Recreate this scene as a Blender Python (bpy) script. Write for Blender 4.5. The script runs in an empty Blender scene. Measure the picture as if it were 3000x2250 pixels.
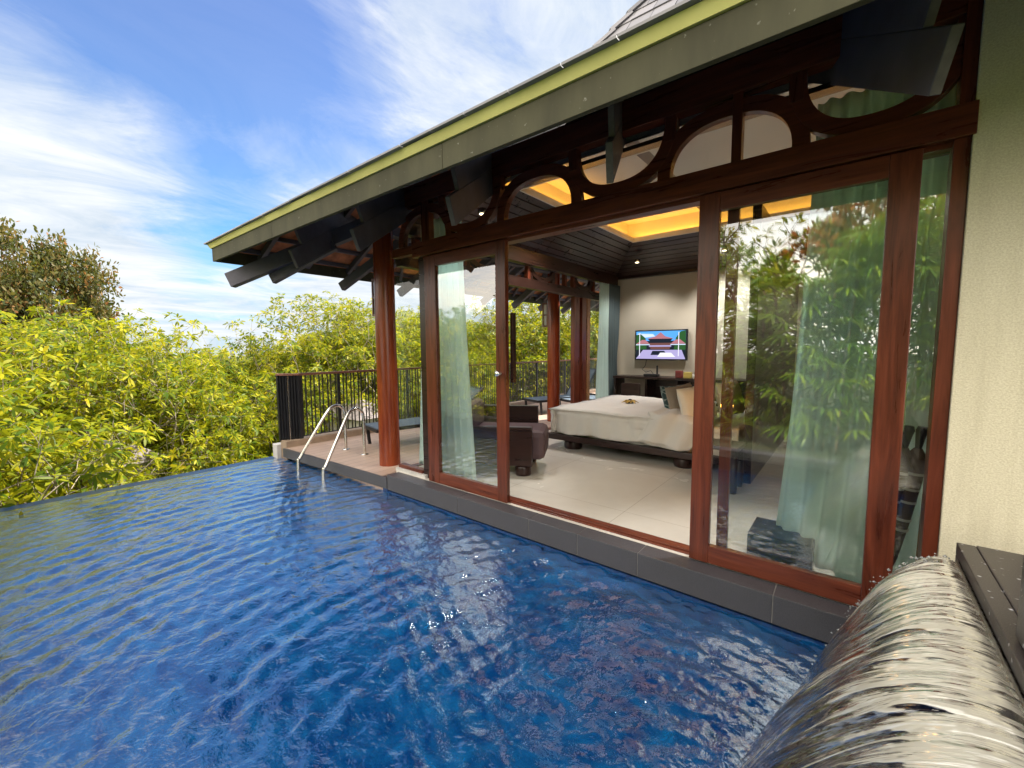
import bpy, bmesh, math, random
import numpy as np
from mathutils import Vector, Matrix, noise as mnoise
R = math.radians
sc = bpy.context.scene
COL = sc.collection
random.seed(7); rng = np.random.default_rng(7)

# ------------------------------------------------------------------ materials
MATS = {}
class NT:
    def __init__(s, name):
        s.m = bpy.data.materials.new(name); s.m.use_nodes = True
        s.t = s.m.node_tree; s.t.nodes.clear(); MATS[name] = s.m
        s.out = s.t.nodes.new('ShaderNodeOutputMaterial')
    def n(s, typ, ins=None, **kw):
        nd = s.t.nodes.new(typ)
        for k, v in kw.items(): setattr(nd, k, v)
        for k, v in (ins or {}).items():
            if hasattr(v, 'is_output') or isinstance(v, bpy.types.NodeSocket): s.t.links.new(v, nd.inputs[k])
            else: nd.inputs[k].default_value = v
        return nd
    def ramp(s, fac, stops, interp='LINEAR'):
        nd = s.t.nodes.new('ShaderNodeValToRGB'); s.t.links.new(fac, nd.inputs[0])
        nd.color_ramp.interpolation = interp
        el = nd.color_ramp.elements
        while len(el) < len(stops): el.new(0.5)
        for e, (p, c) in zip(el, stops):
            e.position = p; e.color = (*c, 1) if len(c) == 3 else c
        return nd.outputs[0]
    def obj(s): return s.n('ShaderNodeTexCoord').outputs['Object']
    def mp(s, vec, scale=(1,1,1), rot=(0,0,0), loc=(0,0,0)):
        return s.n('ShaderNodeMapping', {'Vector': vec, 'Scale': scale, 'Rotation': rot, 'Location': loc}).outputs[0]
    def noise(s, vec, scale=5, detail=4, rough=.55, dist=0.):
        return s.n('ShaderNodeTexNoise', {'Vector': vec, 'Scale': scale, 'Detail': detail, 'Roughness': rough, 'Distortion': dist}).outputs[0]
    def math(s, op, a, b=0., clamp=False):
        nd = s.n('ShaderNodeMath', {0: a, 1: b}, operation=op); nd.use_clamp = clamp; return nd.outputs[0]
    def mix(s, f, a, b, typ='MIX'):
        nd = s.n('ShaderNodeMix', data_type='RGBA', blend_type=typ)
        for k, v in ((0, f), (6, a), (7, b)):
            if isinstance(v, bpy.types.NodeSocket): s.t.links.new(v, nd.inputs[k])
            else: nd.inputs[k].default_value = v if k == 0 else ((*v, 1) if len(v) == 3 else v)
        return nd.outputs[2]
    def bump(s, h, dist=.01, strength=1., normal=None):
        ins = {'Height': h, 'Distance': dist, 'Strength': strength}
        if normal is not None: ins['Normal'] = normal
        return s.n('ShaderNodeBump', ins).outputs[0]
    def bsdf(s, color, rough=.5, metal=0., normal=None, spec=.5, **kw):
        ins = {'Roughness': rough, 'Metallic': metal, 'Specular IOR Level': spec}
        ins['Base Color'] = color if isinstance(color, bpy.types.NodeSocket) else (*color, 1)
        if normal is not None: ins['Normal'] = normal
        ins.update(kw)
        b = s.n('ShaderNodeBsdfPrincipled', ins)
        s.t.links.new(b.outputs[0], s.out.inputs[0]); return b
    def end(s, sh): s.t.links.new(sh, s.out.inputs[0])

def m_simple(name, color, rough=.5, metal=0., var=.12, scale=6, bump=0., spec=.5, bscale=60):
    q = NT(name); o = q.obj()
    nz = q.noise(o, scale, 5)
    c = q.mix(q.ramp(nz, [(.3, (0,0,0)), (.7, (1,1,1))]), tuple(x*(1-var) for x in color), tuple(min(1, x*(1+var)) for x in color))
    nr = q.bump(q.noise(o, bscale, 3), bump, .6) if bump else None
    q.bsdf(c, rough, metal, nr, spec); return q.m

def m_wood(name, dark, light, rough=.35, axis=2, scale=1., bump=.0012):
    q = NT(name); o = q.obj()
    sc3 = [9*scale]*3; sc3[axis] = .8*scale
    v = q.mp(o, tuple(sc3))
    n1 = q.noise(v, 2.2, 6, .6, .8)
    sc4 = [60*scale]*3; sc4[axis] = 2.5*scale
    n2 = q.noise(q.mp(o, tuple(sc4)), 1.5, 3, .6)
    n3 = q.noise(o, 1.6, 3)
    f = q.math('ADD', q.math('MULTIPLY', n1, .75), q.math('MULTIPLY', n2, .25))
    c = q.ramp(f, [(.32, dark), (.5, tuple((a+b)/2 for a, b in zip(dark, light))), (.68, light)])
    c = q.mix(q.math('MULTIPLY', n3, .35), c, tuple(x*.6 for x in dark))
    rr = q.math('ADD', q.math('MULTIPLY', n1, .2), rough-.1)
    q.bsdf(c, rr, 0, q.bump(n2, bump, .5), .5); return q.m

WX = m_wood('mahogany_along_x', (.07,.014,.009), (.27,.066,.032), .30, 0)
WZ = m_wood('mahogany_along_z', (.055,.011,.006), (.24,.055,.026), .30, 2)
WY = m_wood('mahogany_along_y', (.05,.010,.006), (.16,.038,.018), .30, 1)
COLW = m_wood('polished_log', (.13,.017,.007), (.36,.072,.020), .22, 2, .6)
DARKW = m_wood('dark_stained_wood', (.014,.005,.005), (.045,.016,.013), .3, 0)
DARKWY = m_wood('dark_stained_wood_y', (.016,.007,.006), (.055,.022,.016), .3, 1)
RAFT = m_simple('charcoal_rafter_paint', (.095,.092,.122), .55, 0, .25, 4, .001)
SOFF = m_simple('soffit_dark_boards', (.075,.076,.135), .7, 0, .25, 5)
SEAL = m_simple('rafter_end_grain', (.11,.10,.10), .7, 0, .2, 30)
# fascia paint with faint stains
q = NT('olive_grey_fascia_paint'); o = q.obj()
st = q.noise(q.mp(o, (2,2,.5)), 3, 6, .6); sp = q.noise(o, 40, 2)
c = q.mix(q.ramp(st, [(.35, (0,0,0)), (.75, (1,1,1))]), (.056,.054,.034), (.086,.083,.050))
c = q.mix(q.ramp(sp, [(.70, (0,0,0)), (.78, (1,1,1))]), c, (.22,.22,.19))
q.bsdf(c, .7, 0, q.bump(st, .002, .4), .2); FASC = q.m
LIP = m_simple('cream_gutter_board_paint', (.66,.64,.24), .4, 0, .1, 3)
TERRA = m_simple('terracotta_underlay', (.42,.17,.085), .8, 0, .35, 9, .004, .3, 30)
STUC = NT('cream_pebble_stucco'); o = STUC.obj()
gr = STUC.noise(o, 130, 3, .7); bg = STUC.noise(o, 2, 4)
c = STUC.mix(STUC.ramp(gr, [(.38, (0,0,0)), (.62, (1,1,1))]), (.74,.67,.50), (.92,.86,.68))
c = STUC.mix(STUC.math('MULTIPLY', bg, .3), c, (.80,.74,.55))
stn = STUC.noise(STUC.mp(o, (9,9,.7)), 1.4, 5, .6)
c = STUC.mix(STUC.math('MULTIPLY', STUC.ramp(stn, [(.48, (0,0,0)), (.72, (1,1,1))]), .28), c, (.46,.40,.27))
STUC.bsdf(c, .85, 0, STUC.bump(gr, .004, .8), .3); STUC = STUC.m
WALLI = m_simple('beige_interior_plaster', (.62,.56,.46), .8, 0, .04, 2)
CEILW = m_simple('white_ceiling_paint', (.72,.70,.66), .8, 0, .03, 2)
STONE = NT('charcoal_granite_coping'); o = STONE.obj()
g1 = STONE.noise(o, 220, 2, .8); g2 = STONE.noise(o, 3, 4)
c = STONE.mix(STONE.ramp(g1, [(.35, (0,0,0)), (.7, (1,1,1))]), (.045,.045,.055), (.100,.098,.112))
c = STONE.mix(STONE.math('MULTIPLY', g2, .35), c, (.11,.105,.12))
STONE.bsdf(c, .36, 0, STONE.bump(g1, .0012, .6), .5); STONE = STONE.m
GROUT = m_simple('pale_joint_grout', (.26,.25,.25), .9)
# black granite wet with droplets
q = NT('black_speckled_granite'); o = q.obj()
v = q.n('ShaderNodeTexVoronoi', {'Vector': o, 'Scale': 30.}); g = q.noise(o, 300, 2, .8)
dr = q.ramp(v.outputs['Distance'], [(.13, (1,1,1)), (.24, (0,0,0))])
hole = q.ramp(q.noise(o, 35, 2), [(.52, (0,0,0)), (.6, (1,1,1))])
dr2 = q.math('MULTIPLY', dr, hole)
c = q.mix(q.ramp(g, [(.45, (0,0,0)), (.75, (1,1,1))]), (.05,.042,.042), (.13,.112,.108))
c = q.mix(dr2, c, (.62,.61,.63))
q.bsdf(c, .34, 0, q.bump(dr2, .004, .8), .5); BGRAN = q.m
# polished floor
q = NT('polished_cream_concrete'); o = q.obj()
n1 = q.noise(o, 1.3, 6, .6, .6); n2 = q.noise(o, 9, 5, .6)
c = q.mix(q.ramp(n1, [(.3, (0,0,0)), (.7, (1,1,1))]), (.68,.64,.58), (.77,.74,.68))
c = q.mix(q.math('MULTIPLY', n2, .12), c, (.50,.44,.37))
jt = q.n('ShaderNodeTexBrick', {'Vector': q.mp(o, (1,1,1), (0,0,0), (.3,.2,0)), 'Scale': 1., 'Mortar Size': .0022, 'Brick Width': 1.2, 'Row Height': 1.2, 'Color1': (1,1,1,1), 'Color2': (.96,.96,.96,1), 'Mortar': (.62,.58,.54,1)}, offset=0.)
c = q.mix(1., c, jt.outputs[0], 'MULTIPLY')
q.bsdf(c, q.math('ADD', q.math('MULTIPLY', n1, .12), .2), 0, None, .5); FLOOR = q.m
# deck planks
q = NT('pinkish_plank_tiles'); o = q.obj()
br = q.n('ShaderNodeTexBrick', {'Vector': q.mp(o, (1,1,1), (0,0,R(90))), 'Scale': 1., 'Mortar Size': .003, 'Brick Width': .9, 'Row Height': .15,
     'Color1': (.62,.47,.38,1), 'Color2': (.52,.38,.30,1), 'Mortar': (.10,.07,.055,1), 'Bias': 0.})
gn = q.noise(q.mp(o, (26,1.6,1)), 2, 5, .6)
c = q.mix(q.math('MULTIPLY', gn, .5), br.outputs[0], (.40,.27,.21))
q.bsdf(c, q.math('ADD', q.math('MULTIPLY', gn, .3), .28), 0, q.bump(br.outputs[1], -.002, .5), .45); DECK = q.m
STEEL = m_simple('brushed_stainless_steel', (.62,.60,.56), .22, 1., .08, 12)
CHROM = m_simple('polished_chrome', (.8,.8,.8), .12, 1., .03)
BLKM = m_simple('black_powder_coat', (.014,.014,.018), .4, 0, .2)
RAILT = m_wood('rail_timber_top', (.13,.045,.03), (.30,.13,.08), .5, 1)
BAMB = m_simple('railing_slat_dark', (.022,.020,.018), .5, 0, .35, 30)
SLATE = NT('grey_slate_shingles'); o = SLATE.obj()
nn = SLATE.noise(SLATE.mp(o, (6,2,2)), 2, 5, .6); ri = SLATE.n('ShaderNodeNewGeometry').outputs['Random Per Island']
c = SLATE.mix(ri, (.20,.20,.22), (.38,.37,.40)); c = SLATE.mix(SLATE.math('MULTIPLY', nn, .4), c, (.14,.14,.15))
SLATE.bsdf(c, .55, 0, SLATE.bump(nn, .003, .5), .5); SLATE = SLATE.m
q = NT('slate_courses_low_roof'); o = q.obj()
br = q.n('ShaderNodeTexBrick', {'Vector': o, 'Scale': 1., 'Mortar Size': .006, 'Brick Width': .22, 'Row Height': .16, 'Color1': (.17,.17,.185,1), 'Color2': (.27,.265,.28,1), 'Mortar': (.03,.03,.033,1)})
q.bsdf(br.outputs[0], .75, 0, q.bump(br.outputs[1], -.01, .8), .2); SLATEC = q.m
DKLIN = m_simple('shadow_gap_black', (.008,.008,.009), .8)
# fabrics
def m_cloth(name, col, transl=0., rough=.9, var=.08, wr=.0):
    q = NT(name); o = q.obj(); n1 = q.noise(o, 3, 4)
    c = q.mix(n1, tuple(x*(1-var) for x in col), tuple(min(1, x*(1+var)) for x in col))
    b = q.noise(q.mp(o, (300,300,300)), 1, 2)
    nr = q.bump(b, .0006, .5)
    if wr: nr = q.bump(q.noise(o, 5, 6, .6, 1.2), wr, .8, nr)
    bs = q.bsdf(c, rough, 0, nr, .2)
    if transl:
        tr = q.n('ShaderNodeBsdfTranslucent', {'Color': c})
        mx = q.n('ShaderNodeMixShader', {0: transl, 1: bs.outputs[0], 2: tr.outputs[0]}); q.end(mx.outputs[0])
    return q.m
SHEER = m_cloth('aqua_sheer_curtain', (.80,.93,.90), .5)
DRAPE = m_cloth('slate_blue_drape', (.12,.16,.17), .05)
STRIPE = m_cloth('sage_curtain_lining', (.62,.63,.48), .5)
LINEN = m_cloth('white_bed_linen', (.78,.75,.72), 0, .85, .04, .006)
PILW = m_cloth('white_pillow_cotton', (.80,.77,.70), 0, .85, .04, .004)
PILT = m_cloth('taupe_cushion', (.36,.29,.23), 0, .9, .1, .003)
LEATH = m_cloth('plum_brown_upholstery', (.115,.075,.085), 0, .55, .15, .004)
q = NT('teal_patterned_cushion'); o = q.obj(); w = q.n('ShaderNodeTexVoronoi', {'Vector': o, 'Scale': 14.}, feature='DISTANCE_TO_EDGE')
q.bsdf(q.mix(q.ramp(w.outputs[0], [(.03, (1,1,1)), (.08, (0,0,0))]), (.035,.075,.08), (.28,.34,.33)), .85); TEAL = q.m
SLING = m_cloth('grey_blue_sling_fabric', (.13,.17,.22), .0, .7)
GOLD = m_simple('gilded_petals', (.62,.42,.12), .4, .3, .2)
PAPER = m_simple('white_glazed_ceramic', (.7,.68,.62), .3)
YELL = m_simple('yellow_carton', (.70,.55,.14), .5)
REDB = m_simple('dark_red_tin', (.22,.03,.03), .35)
WOODM = m_wood('shelf_honey_wood', (.22,.10,.04), (.42,.22,.10), .4, 0)
PALE = m_simple('pale_render', (.62,.60,.58), .8)
CURB = m_simple('brown_stone_curb', (.34,.25,.18), .7, 0, .15, 8)
GREYW = m_simple('weathered_thatch_shingle', (.22,.19,.18), .9, 0, .4, 12, .01, .3, 40)
TILEB = NT('deep_blue_mosaic'); o = TILEB.obj()
br = TILEB.n('ShaderNodeTexBrick', {'Vector': o, 'Scale': 1., 'Mortar Size': .003, 'Brick Width': .05, 'Row Height': .05, 'Color1': (.006,.030,.13,1), 'Color2': (.010,.055,.20,1), 'Mortar': (.02,.07,.16,1)}, offset=0.)
TILEB.bsdf(br.outputs[0], .3); TILEB = TILEB.m
def m_emit(name, col, st):
    q = NT(name); e = q.n('ShaderNodeEmission', {'Color': (*col,1), 'Strength': st}); q.end(e.outputs[0]); return q.m
COVE = m_emit('warm_led_strip', (1,.44,.05), 3.2)
LAMPE = m_emit('warm_lamp_glow', (1,.42,.06), 6)
SPOTE = m_emit('downlight_lens', (1,.8,.5), 4)
# glass
q = NT('reflective_window_glass')
fr = q.n('ShaderNodeFresnel', {'IOR': 1.5}).outputs[0]
bf = q.n('ShaderNodeNewGeometry').outputs['Backfacing']
fac = q.math('MULTIPLY', q.math('ADD', q.math('MULTIPLY', fr, 3.6), .06, True), q.math('SUBTRACT', 1., bf))
tr = q.n('ShaderNodeBsdfTransparent', {'Color': (.96,.98,.97,1)}); gl = q.n('ShaderNodeBsdfGlossy', {'Color': (1,1,1,1), 'Roughness': 0.})
q.end(q.n('ShaderNodeMixShader', {0: fac, 1: tr.outputs[0], 2: gl.outputs[0]}).outputs[0]); GLASS = q.m
q = NT('clear_transom_glass')
fr = q.n('ShaderNodeFresnel', {'IOR': 1.45}).outputs[0]
tr = q.n('ShaderNodeBsdfTransparent', {'Color': (.985,.99,.985,1)}); gl = q.n('ShaderNodeBsdfGlossy', {'Color': (1,1,1,1), 'Roughness': 0.})
q.end(q.n('ShaderNodeMixShader', {0: q.math('MULTIPLY', q.math('MULTIPLY', fr, 1.2, True), q.math('SUBTRACT', 1., q.n('ShaderNodeNewGeometry').outputs['Backfacing'])), 1: tr.outputs[0], 2: gl.outputs[0]}).outputs[0]); CLEAR = q.m
# pool water: tinted see-through body with a Fresnel mirror on top
def m_water(name, tint, deep, bumpd, bscale, stretch, rot, foam=0.):
    q = NT(name); o = q.obj()
    n1 = q.noise(q.mp(o, stretch, (0,0,rot)), bscale, 4, .55, .4)
    n2 = q.noise(o, bscale*3.2, 3, .5, .6)
    h = q.math('ADD', n1, q.math('MULTIPLY', n2, .18))
    nr = q.bump(h, bumpd, 1.)
    fr = q.n('ShaderNodeFresnel', {'IOR': 1.45, 'Normal': nr}).outputs[0]
    gl = q.n('ShaderNodeBsdfGlossy', {'Color': (1,1,1,1), 'Roughness': .02, 'Normal': nr})
    tr = q.n('ShaderNodeBsdfTransparent', {'Color': (*tint,1)})
    pt = q.ramp(q.noise(q.mp(o, (1,1.6,1)), 3.2, 6, .7, 1.6), [(.40, (0,0,0)), (.66, (1,1,1))])
    df = q.n('ShaderNodeBsdfDiffuse', {'Color': q.mix(pt, tuple(c*.55 for c in deep), (deep[0]+.01, deep[1]*1.5, deep[2]*1.05))})
    body = q.n('ShaderNodeMixShader', {0: .5, 1: tr.outputs[0], 2: df.outputs[0]})
    top = q.n('ShaderNodeMixShader', {0: q.math('ADD', q.math('MULTIPLY', fr, 2.1), .05, True), 1: body.outputs[0], 2: gl.outputs[0]})
    res = top.outputs[0]
    if foam:
        at = q.n('ShaderNodeAttribute', attribute_name='foam').outputs['Fac']
        fn = q.noise(o, 34, 5, .7, .5)
        ff = q.ramp(q.math('MULTIPLY', at, fn), [(.44, (0,0,0)), (.60, (1,1,1))])
        wd = q.n('ShaderNodeBsdfDiffuse', {'Color': (.50,.64,.82,1)})
        res = q.n('ShaderNodeMixShader', {0: q.math('MULTIPLY', ff, .8), 1: res, 2: wd.outputs[0]}).outputs[0]
    q.end(res); return q.m
POOLW = m_water('pool_water', (.22,.52,.85), (.004,.15,.60), .012, 9., (1,1,1), 0., 1.)
# falling water sheet
q = NT('falling_water'); uv = q.n('ShaderNodeTexCoord').outputs['UV']
s1 = q.noise(q.mp(uv, (15,.55,1)), 3., 3, .5, .5); s2 = q.noise(q.mp(uv, (7,1.3,1)), 4., 2, .5, .6)
h = q.math('ADD', s1, q.math('MULTIPLY', s2, .8)); nr = q.bump(h, .022, 1.)
fr = q.n('ShaderNodeFresnel', {'IOR': 1.36, 'Normal': nr}).outputs[0]
gl = q.n('ShaderNodeBsdfGlossy', {'Color': (1,1,1,1), 'Roughness': .05, 'Normal': nr})
rf = q.n('ShaderNodeBsdfRefraction', {'Color': (.86,.88,.88,1), 'Roughness': .02, 'IOR': 1.22, 'Normal': nr})
tr = q.n('ShaderNodeBsdfTransparent', {'Color': (.62,.64,.66,1)})
wd = q.n('ShaderNodeBsdfDiffuse', {'Color': (.90,.86,.74,1), 'Normal': nr})  # cream sheen of reflected wall and sky painted in, along with white water streaks
edge = q.n('ShaderNodeSeparateXYZ', {0: uv}).outputs[1]
s3 = q.noise(q.mp(uv, (3.2,2.2,1)), 2.2, 2, .5, .6)
off = q.math('ADD', q.ramp(edge, [(.06, (.1,)*3), (.14, (.30,)*3), (.36, (.22,)*3), (.6, (.06,)*3), (1., (.04,)*3)]), q.math('MULTIPLY', s3, .22))
sheen_streak = q.ramp(q.math('ADD', q.math('ADD', s1, q.math('MULTIPLY', s2, .5)), off), [(.96, (0,0,0)), (1.32, (1,1,1))])
top = q.ramp(edge, [(.04, (0,0,0)), (.12, (.85,)*3), (.36, (.80,)*3), (.52, (.42,)*3), (1., (.36,)*3)])
b1 = q.n('ShaderNodeMixShader', {0: .85, 1: tr.outputs[0], 2: rf.outputs[0]})
b2 = q.n('ShaderNodeMixShader', {0: q.math('MULTIPLY', sheen_streak, top), 1: b1.outputs[0], 2: wd.outputs[0]})
b3 = q.n('ShaderNodeMixShader', {0: q.math('ADD', q.math('MULTIPLY', fr, 2.2), .12, True), 1: b2.outputs[0], 2: gl.outputs[0]})
q.end(b3.outputs[0]); FALLW = q.m
q = NT('water_droplets'); q.bsdf((.9,.95,1.), .02, 0, None, .5, **{'Transmission Weight': .7, 'IOR': 1.33}); DROP = q.m
# foliage
def m_leaf(name, stops, tl=.45, rough=.4):
    q = NT(name); ri = q.n('ShaderNodeNewGeometry').outputs['Random Per Island']
    o = q.obj(); cl = q.noise(o, .9, 3)
    f = q.math('ADD', q.math('MULTIPLY', ri, .65), q.math('MULTIPLY', q.math('SUBTRACT', cl, .32), .95), True)
    c = q.ramp(f, stops)
    bs = q.bsdf(c, rough+.1, 0, None, .22)
    t = q.n('ShaderNodeBsdfTranslucent', {'Color': q.mix(.28, c, (.60,.55,.02), 'SCREEN')})
    q.end(q.n('ShaderNodeMixShader', {0: tl, 1: bs.outputs[0], 2: t.outputs[0]}).outputs[0]); return q.m
LEAFA = m_leaf('frangipani_leaves', [(.0, (.016,.048,.004)), (.32, (.085,.15,.005)), (.6, (.27,.28,.006)), (.93, (.50,.43,.012)), (1., (.50,.32,.03))])
LEAFR = m_leaf('bronze_flushed_leaves', [(.0, (.025,.040,.012)), (.4, (.06,.075,.018)), (.7, (.15,.11,.03)), (1., (.34,.10,.03))], .25)
LEAFP = m_leaf('fan_palm_leaves', [(.0, (.035,.085,.008)), (.5, (.13,.24,.012)), (1., (.42,.50,.03))], .35, .3)
LEAFO = m_leaf('orange_flushed_leaves', [(.0, (.16,.08,.015)), (.5, (.32,.10,.02)), (1., (.45,.18,.03))], .35)
BARK = m_simple('pale_grey_bark', (.30,.25,.19), .85, 0, .3, 10, .006, .3, 40)
BARKD = m_simple('brown_mossy_bark', (.12,.08,.045), .9, 0, .4, 10, .006, .3, 40)
GROUND = m_simple('leafy_hillside_soil', (.05,.055,.022), .95, 0, .5, .7)

# ------------------------------------------------------------------ mesh helpers
class MB:
    def __init__(s): s.v = []; s.f = []; s.mi = []; s.sm = []; s.uv = None
    def add(s, vs, fs, mi=0, sm=False):
        b = len(s.v); s.v += [tuple(p) for p in vs]
        for f in fs: s.f.append([b+i for i in f]); s.mi.append(mi); s.sm.append(sm)
        return s
    def box(s, x0, x1, y0, y1, z0, z1, mi=0, M=None):
        if x0 > x1: x0, x1 = x1, x0
        if y0 > y1: y0, y1 = y1, y0
        if z0 > z1: z0, z1 = z1, z0
        vs = [Vector((x, y, z)) for z in (z0, z1) for y in (y0, y1) for x in (x0, x1)]
        if M is not None: vs = [M @ p for p in vs]
        return s.add(vs, [(0,2,3,1), (4,5,7,6), (0,1,5,4), (2,6,7,3), (0,4,6,2), (1,3,7,5)], mi)
    def bar(s, a, b, w, h, up=(0,0,1), mi=0):
        a = Vector(a); b = Vector(b); d = (b-a).normalized(); u = Vector(up); sd = d.cross(u).normalized(); u = sd.cross(d).normalized()
        vs = []
        for p in (a, b):
            for i, j in ((-1,-1), (1,-1), (1,1), (-1,1)): vs.append(p + sd*(i*w/2) + u*(j*h/2))
        return s.add(vs, [(3,2,1,0), (4,5,6,7), (0,1,5,4), (1,2,6,5), (2,3,7,6), (3,0,4,7)], mi)
    def tube(s, pts, r, n=10, mi=0, cap=True, sm=True):
        pts = [Vector(p) for p in pts]; rs = r if isinstance(r, (list, tuple)) else [r]*len(pts)
        u = None; rings = []
        for i, p in enumerate(pts):
            t = (pts[min(i+1, len(pts)-1)] - pts[max(i-1, 0)]).normalized()
            if u is None: u = t.orthogonal().normalized()
            else: u = (u - t*u.dot(t)).normalized()
            w = t.cross(u); rings.append([p + (u*math.cos(2*math.pi*k/n) + w*math.sin(2*math.pi*k/n))*rs[i] for k in range(n)])
        vs = [p for rg in rings for p in rg]; fs = []
        for i in range(len(pts)-1):
            for k in range(n): fs.append((i*n+k, i*n+(k+1) % n, (i+1)*n+(k+1) % n, (i+1)*n+k))
        s.add(vs, fs, mi, sm)
        if cap:
            s.add(rings[0], [tuple(range(n))[::-1]], mi); s.add(rings[-1], [tuple(range(n))], mi)
        return s
    def lathe(s, prof, n=24, c=(0,0,0), mi=0, sm=True):
        vs = []; fs = []
        for r, z in prof:
            for k in range(n): vs.append((c[0]+r*math.cos(2*math.pi*k/n), c[1]+r*math.sin(2*math.pi*k/n), c[2]+z))
        for i in range(len(prof)-1):
            for k in range(n): fs.append((i*n+k, i*n+(k+1) % n, (i+1)*n+(k+1) % n, (i+1)*n+k))
        fs.append(tuple(range(n))[::-1]); fs.append(tuple((len(prof)-1)*n+k for k in range(n)))
        return s.add(vs, fs, mi, sm)
    def grid(s, fn, nu, nv, mi=0, sm=True, uv=False):
        vs = [fn(i/nu, j/nv) for j in range(nv+1) for i in range(nu+1)]
        fs = [(j*(nu+1)+i, j*(nu+1)+i+1, (j+1)*(nu+1)+i+1, (j+1)*(nu+1)+i) for j in range(nv) for i in range(nu)]
        if uv: s.uv = [(i/nu, j/nv) for j in range(nv+1) for i in range(nu+1)]
        return s.add(vs, fs, mi, sm)
    def build(s, name, mats, parent=None, bevel=0., solid=0.):
        me = bpy.data.meshes.new(name); me.from_pydata(s.v, [], s.f)
        mats = mats if isinstance(mats, (list, tuple)) else [mats]
        for m in mats: me.materials.append(m)
        me.polygons.foreach_set('material_index', s.mi); me.polygons.foreach_set('use_smooth', s.sm)
        if s.uv:
            ul = me.uv_layers.new(name='UVMap'); li = np.empty(len(me.loops), dtype=np.int32); me.loops.foreach_get('vertex_index', li)
            ul.data.foreach_set('uv', np.array(s.uv, dtype=np.float32)[li].ravel())
        me.update(); o = bpy.data.objects.new(name, me); COL.objects.link(o)
        if parent is not None: o.parent = parent
        if bevel:
            b = o.modifiers.new('b', 'BEVEL'); b.width = bevel; b.segments = 2; b.limit_method = 'ANGLE'; b.angle_limit = R(40)
        if solid:
            m = o.modifiers.new('s', 'SOLIDIFY'); m.thickness = solid; m.offset = 0
        return o
def tag(o, label, cat, group=None):
    o['label'] = label; o['category'] = cat
    if group: o['group'] = group
    return o
def struct(o): o['kind'] = 'structure'; return o
def thing(name, label, cat, loc=(0,0,0), rz=0., group=None):
    o = bpy.data.objects.new(name, None); COL.objects.link(o); o.location = loc; o.rotation_euler = (0,0,rz); o.empty_display_size = .1
    return tag(o, label, cat, group)
def dup(root, loc, rz, label, sc_=1., group=None, meshmap=None):
    r = root.copy(); COL.objects.link(r); r.location = loc; r.rotation_euler = (0,0,rz); r.scale = (sc_,)*3 if not isinstance(sc_, tuple) else sc_
    r['label'] = label
    if group: r['group'] = group
    for ch in list(root.children):
        c = ch.copy(); COL.objects.link(c); c.parent = r
        for g in ch.children: d = g.copy(); COL.objects.link(d); d.parent = c
    return r
def bx(name, mat, parent, *a, bevel=.003): return MB().box(*a).build(name, mat, parent, bevel)

# ------------------------------------------------------------------ VILLA
# x runs along the poolside facade (to the right), y into the building, z up from the room floor; facade at y = 2.95
FY = 2.95; SX = -4.13; YB = 8.6; XR = 1.6
villa = thing('villa', 'tropical pool villa with mahogany sliding doors, round log columns and a deep charcoal eave', 'villa')
# floor slab and plinth blocks
bx('floor', FLOOR, villa, SX, XR, FY-.04, YB, -.25, 0.0, bevel=0)
pl = MB(); xs = [-4.10, -3.42, -2.78, -1.85, -.94, -.18, .62]
xs = [-4.09, -2.93, -2.07, -1.60, -1.115, -.30, .60]
for a, b in zip(xs[:-1], xs[1:]): pl.box(a+.0025, b-.0025, 2.755, 2.95, -.175, -.002)
pl.build('plinth', STONE, villa, .003)
MB().box(-4.085, .59, 2.759, 2.94, -.174, -.006).build('plinth_joint', GROUT, villa)
MB().box(-4.16, -3.62, 2.925, 3.02, -.002, .035).build('white_sill', PALE, villa)
# ---- facade main beam + transom
bx('lintel_beam', WX, villa, -3.72, .385, 2.905, 3.02, 2.40, 2.548, bevel=.004)
bx('lintel_beam', WX, villa, SX, -3.722, 2.945, 3.02, 2.455, 2.545, bevel=.003)
def arch_ring(c, hw, z0, z1, th, y0, y1, flip=False, seg=28, side=False):
    m = MB(); pts_o = []; pts_i = []
    for k in range(seg+1):
        a = math.pi*k/seg; ex = .82
        def sgnp(v): return math.copysign(abs(v)**ex, v)
        ho = z1-z0
        xo = c - hw*sgnp(math.cos(a)); zo = ho*sgnp(math.sin(a)) if k not in (0, seg) else 0
        xi = c - (hw-th)*sgnp(math.cos(a)); zi = (ho-th)*sgnp(math.sin(a)) if k not in (0, seg) else 0
        if flip: zo = z1-zo; zi = z1-zi
        else: zo += z0; zi += z0
        pts_o.append((xo, zo)); pts_i.append((xi, zi))
    vs = []
    for (a, b) in zip(pts_o, pts_i):
        for (x, z) in (a, b):
            for y in (y0, y1): vs.append((x, y, z) if not side else (y, x, z))
    fs = []
    for k in range(seg):
        b = k*4; n = b+4
        fs += [(b, n, n+1, b+1), (b+2, b+3, n+3, n+2), (b, b+2, n+2, n), (b+1, n+1, n+3, b+3)]
    fs += [(0,1,3,2), (seg*4, seg*4+2, seg*4+3, seg*4+1)]
    m.add(vs, fs, 0, False); return m
for c in (-3.575, -2.125, -.677):
    arch_ring(c, .428, 2.548, 2.925, .085, 2.945, 3.005).build('transom_arch', WX, villa, .003)
for c in (-2.915, -1.395, .01):
    arch_ring(c, .415 if c < 0 else .37, 2.548, 2.955, .08, 2.942, 3.008, True).build('transom_arch', WX, villa, .003)
for c, w in ((-3.54, .12), (-.62, .055), (-2.61, .07), (-1.77, .07), (-1.02, .07), (-.325, .07)):
    z0 = 2.548 if c in (-3.54, -.62) else 2.80
    bx('transom_post', WZ, villa, c-w/2, c+w/2, 2.939, 3.011, z0, 2.96)
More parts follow.
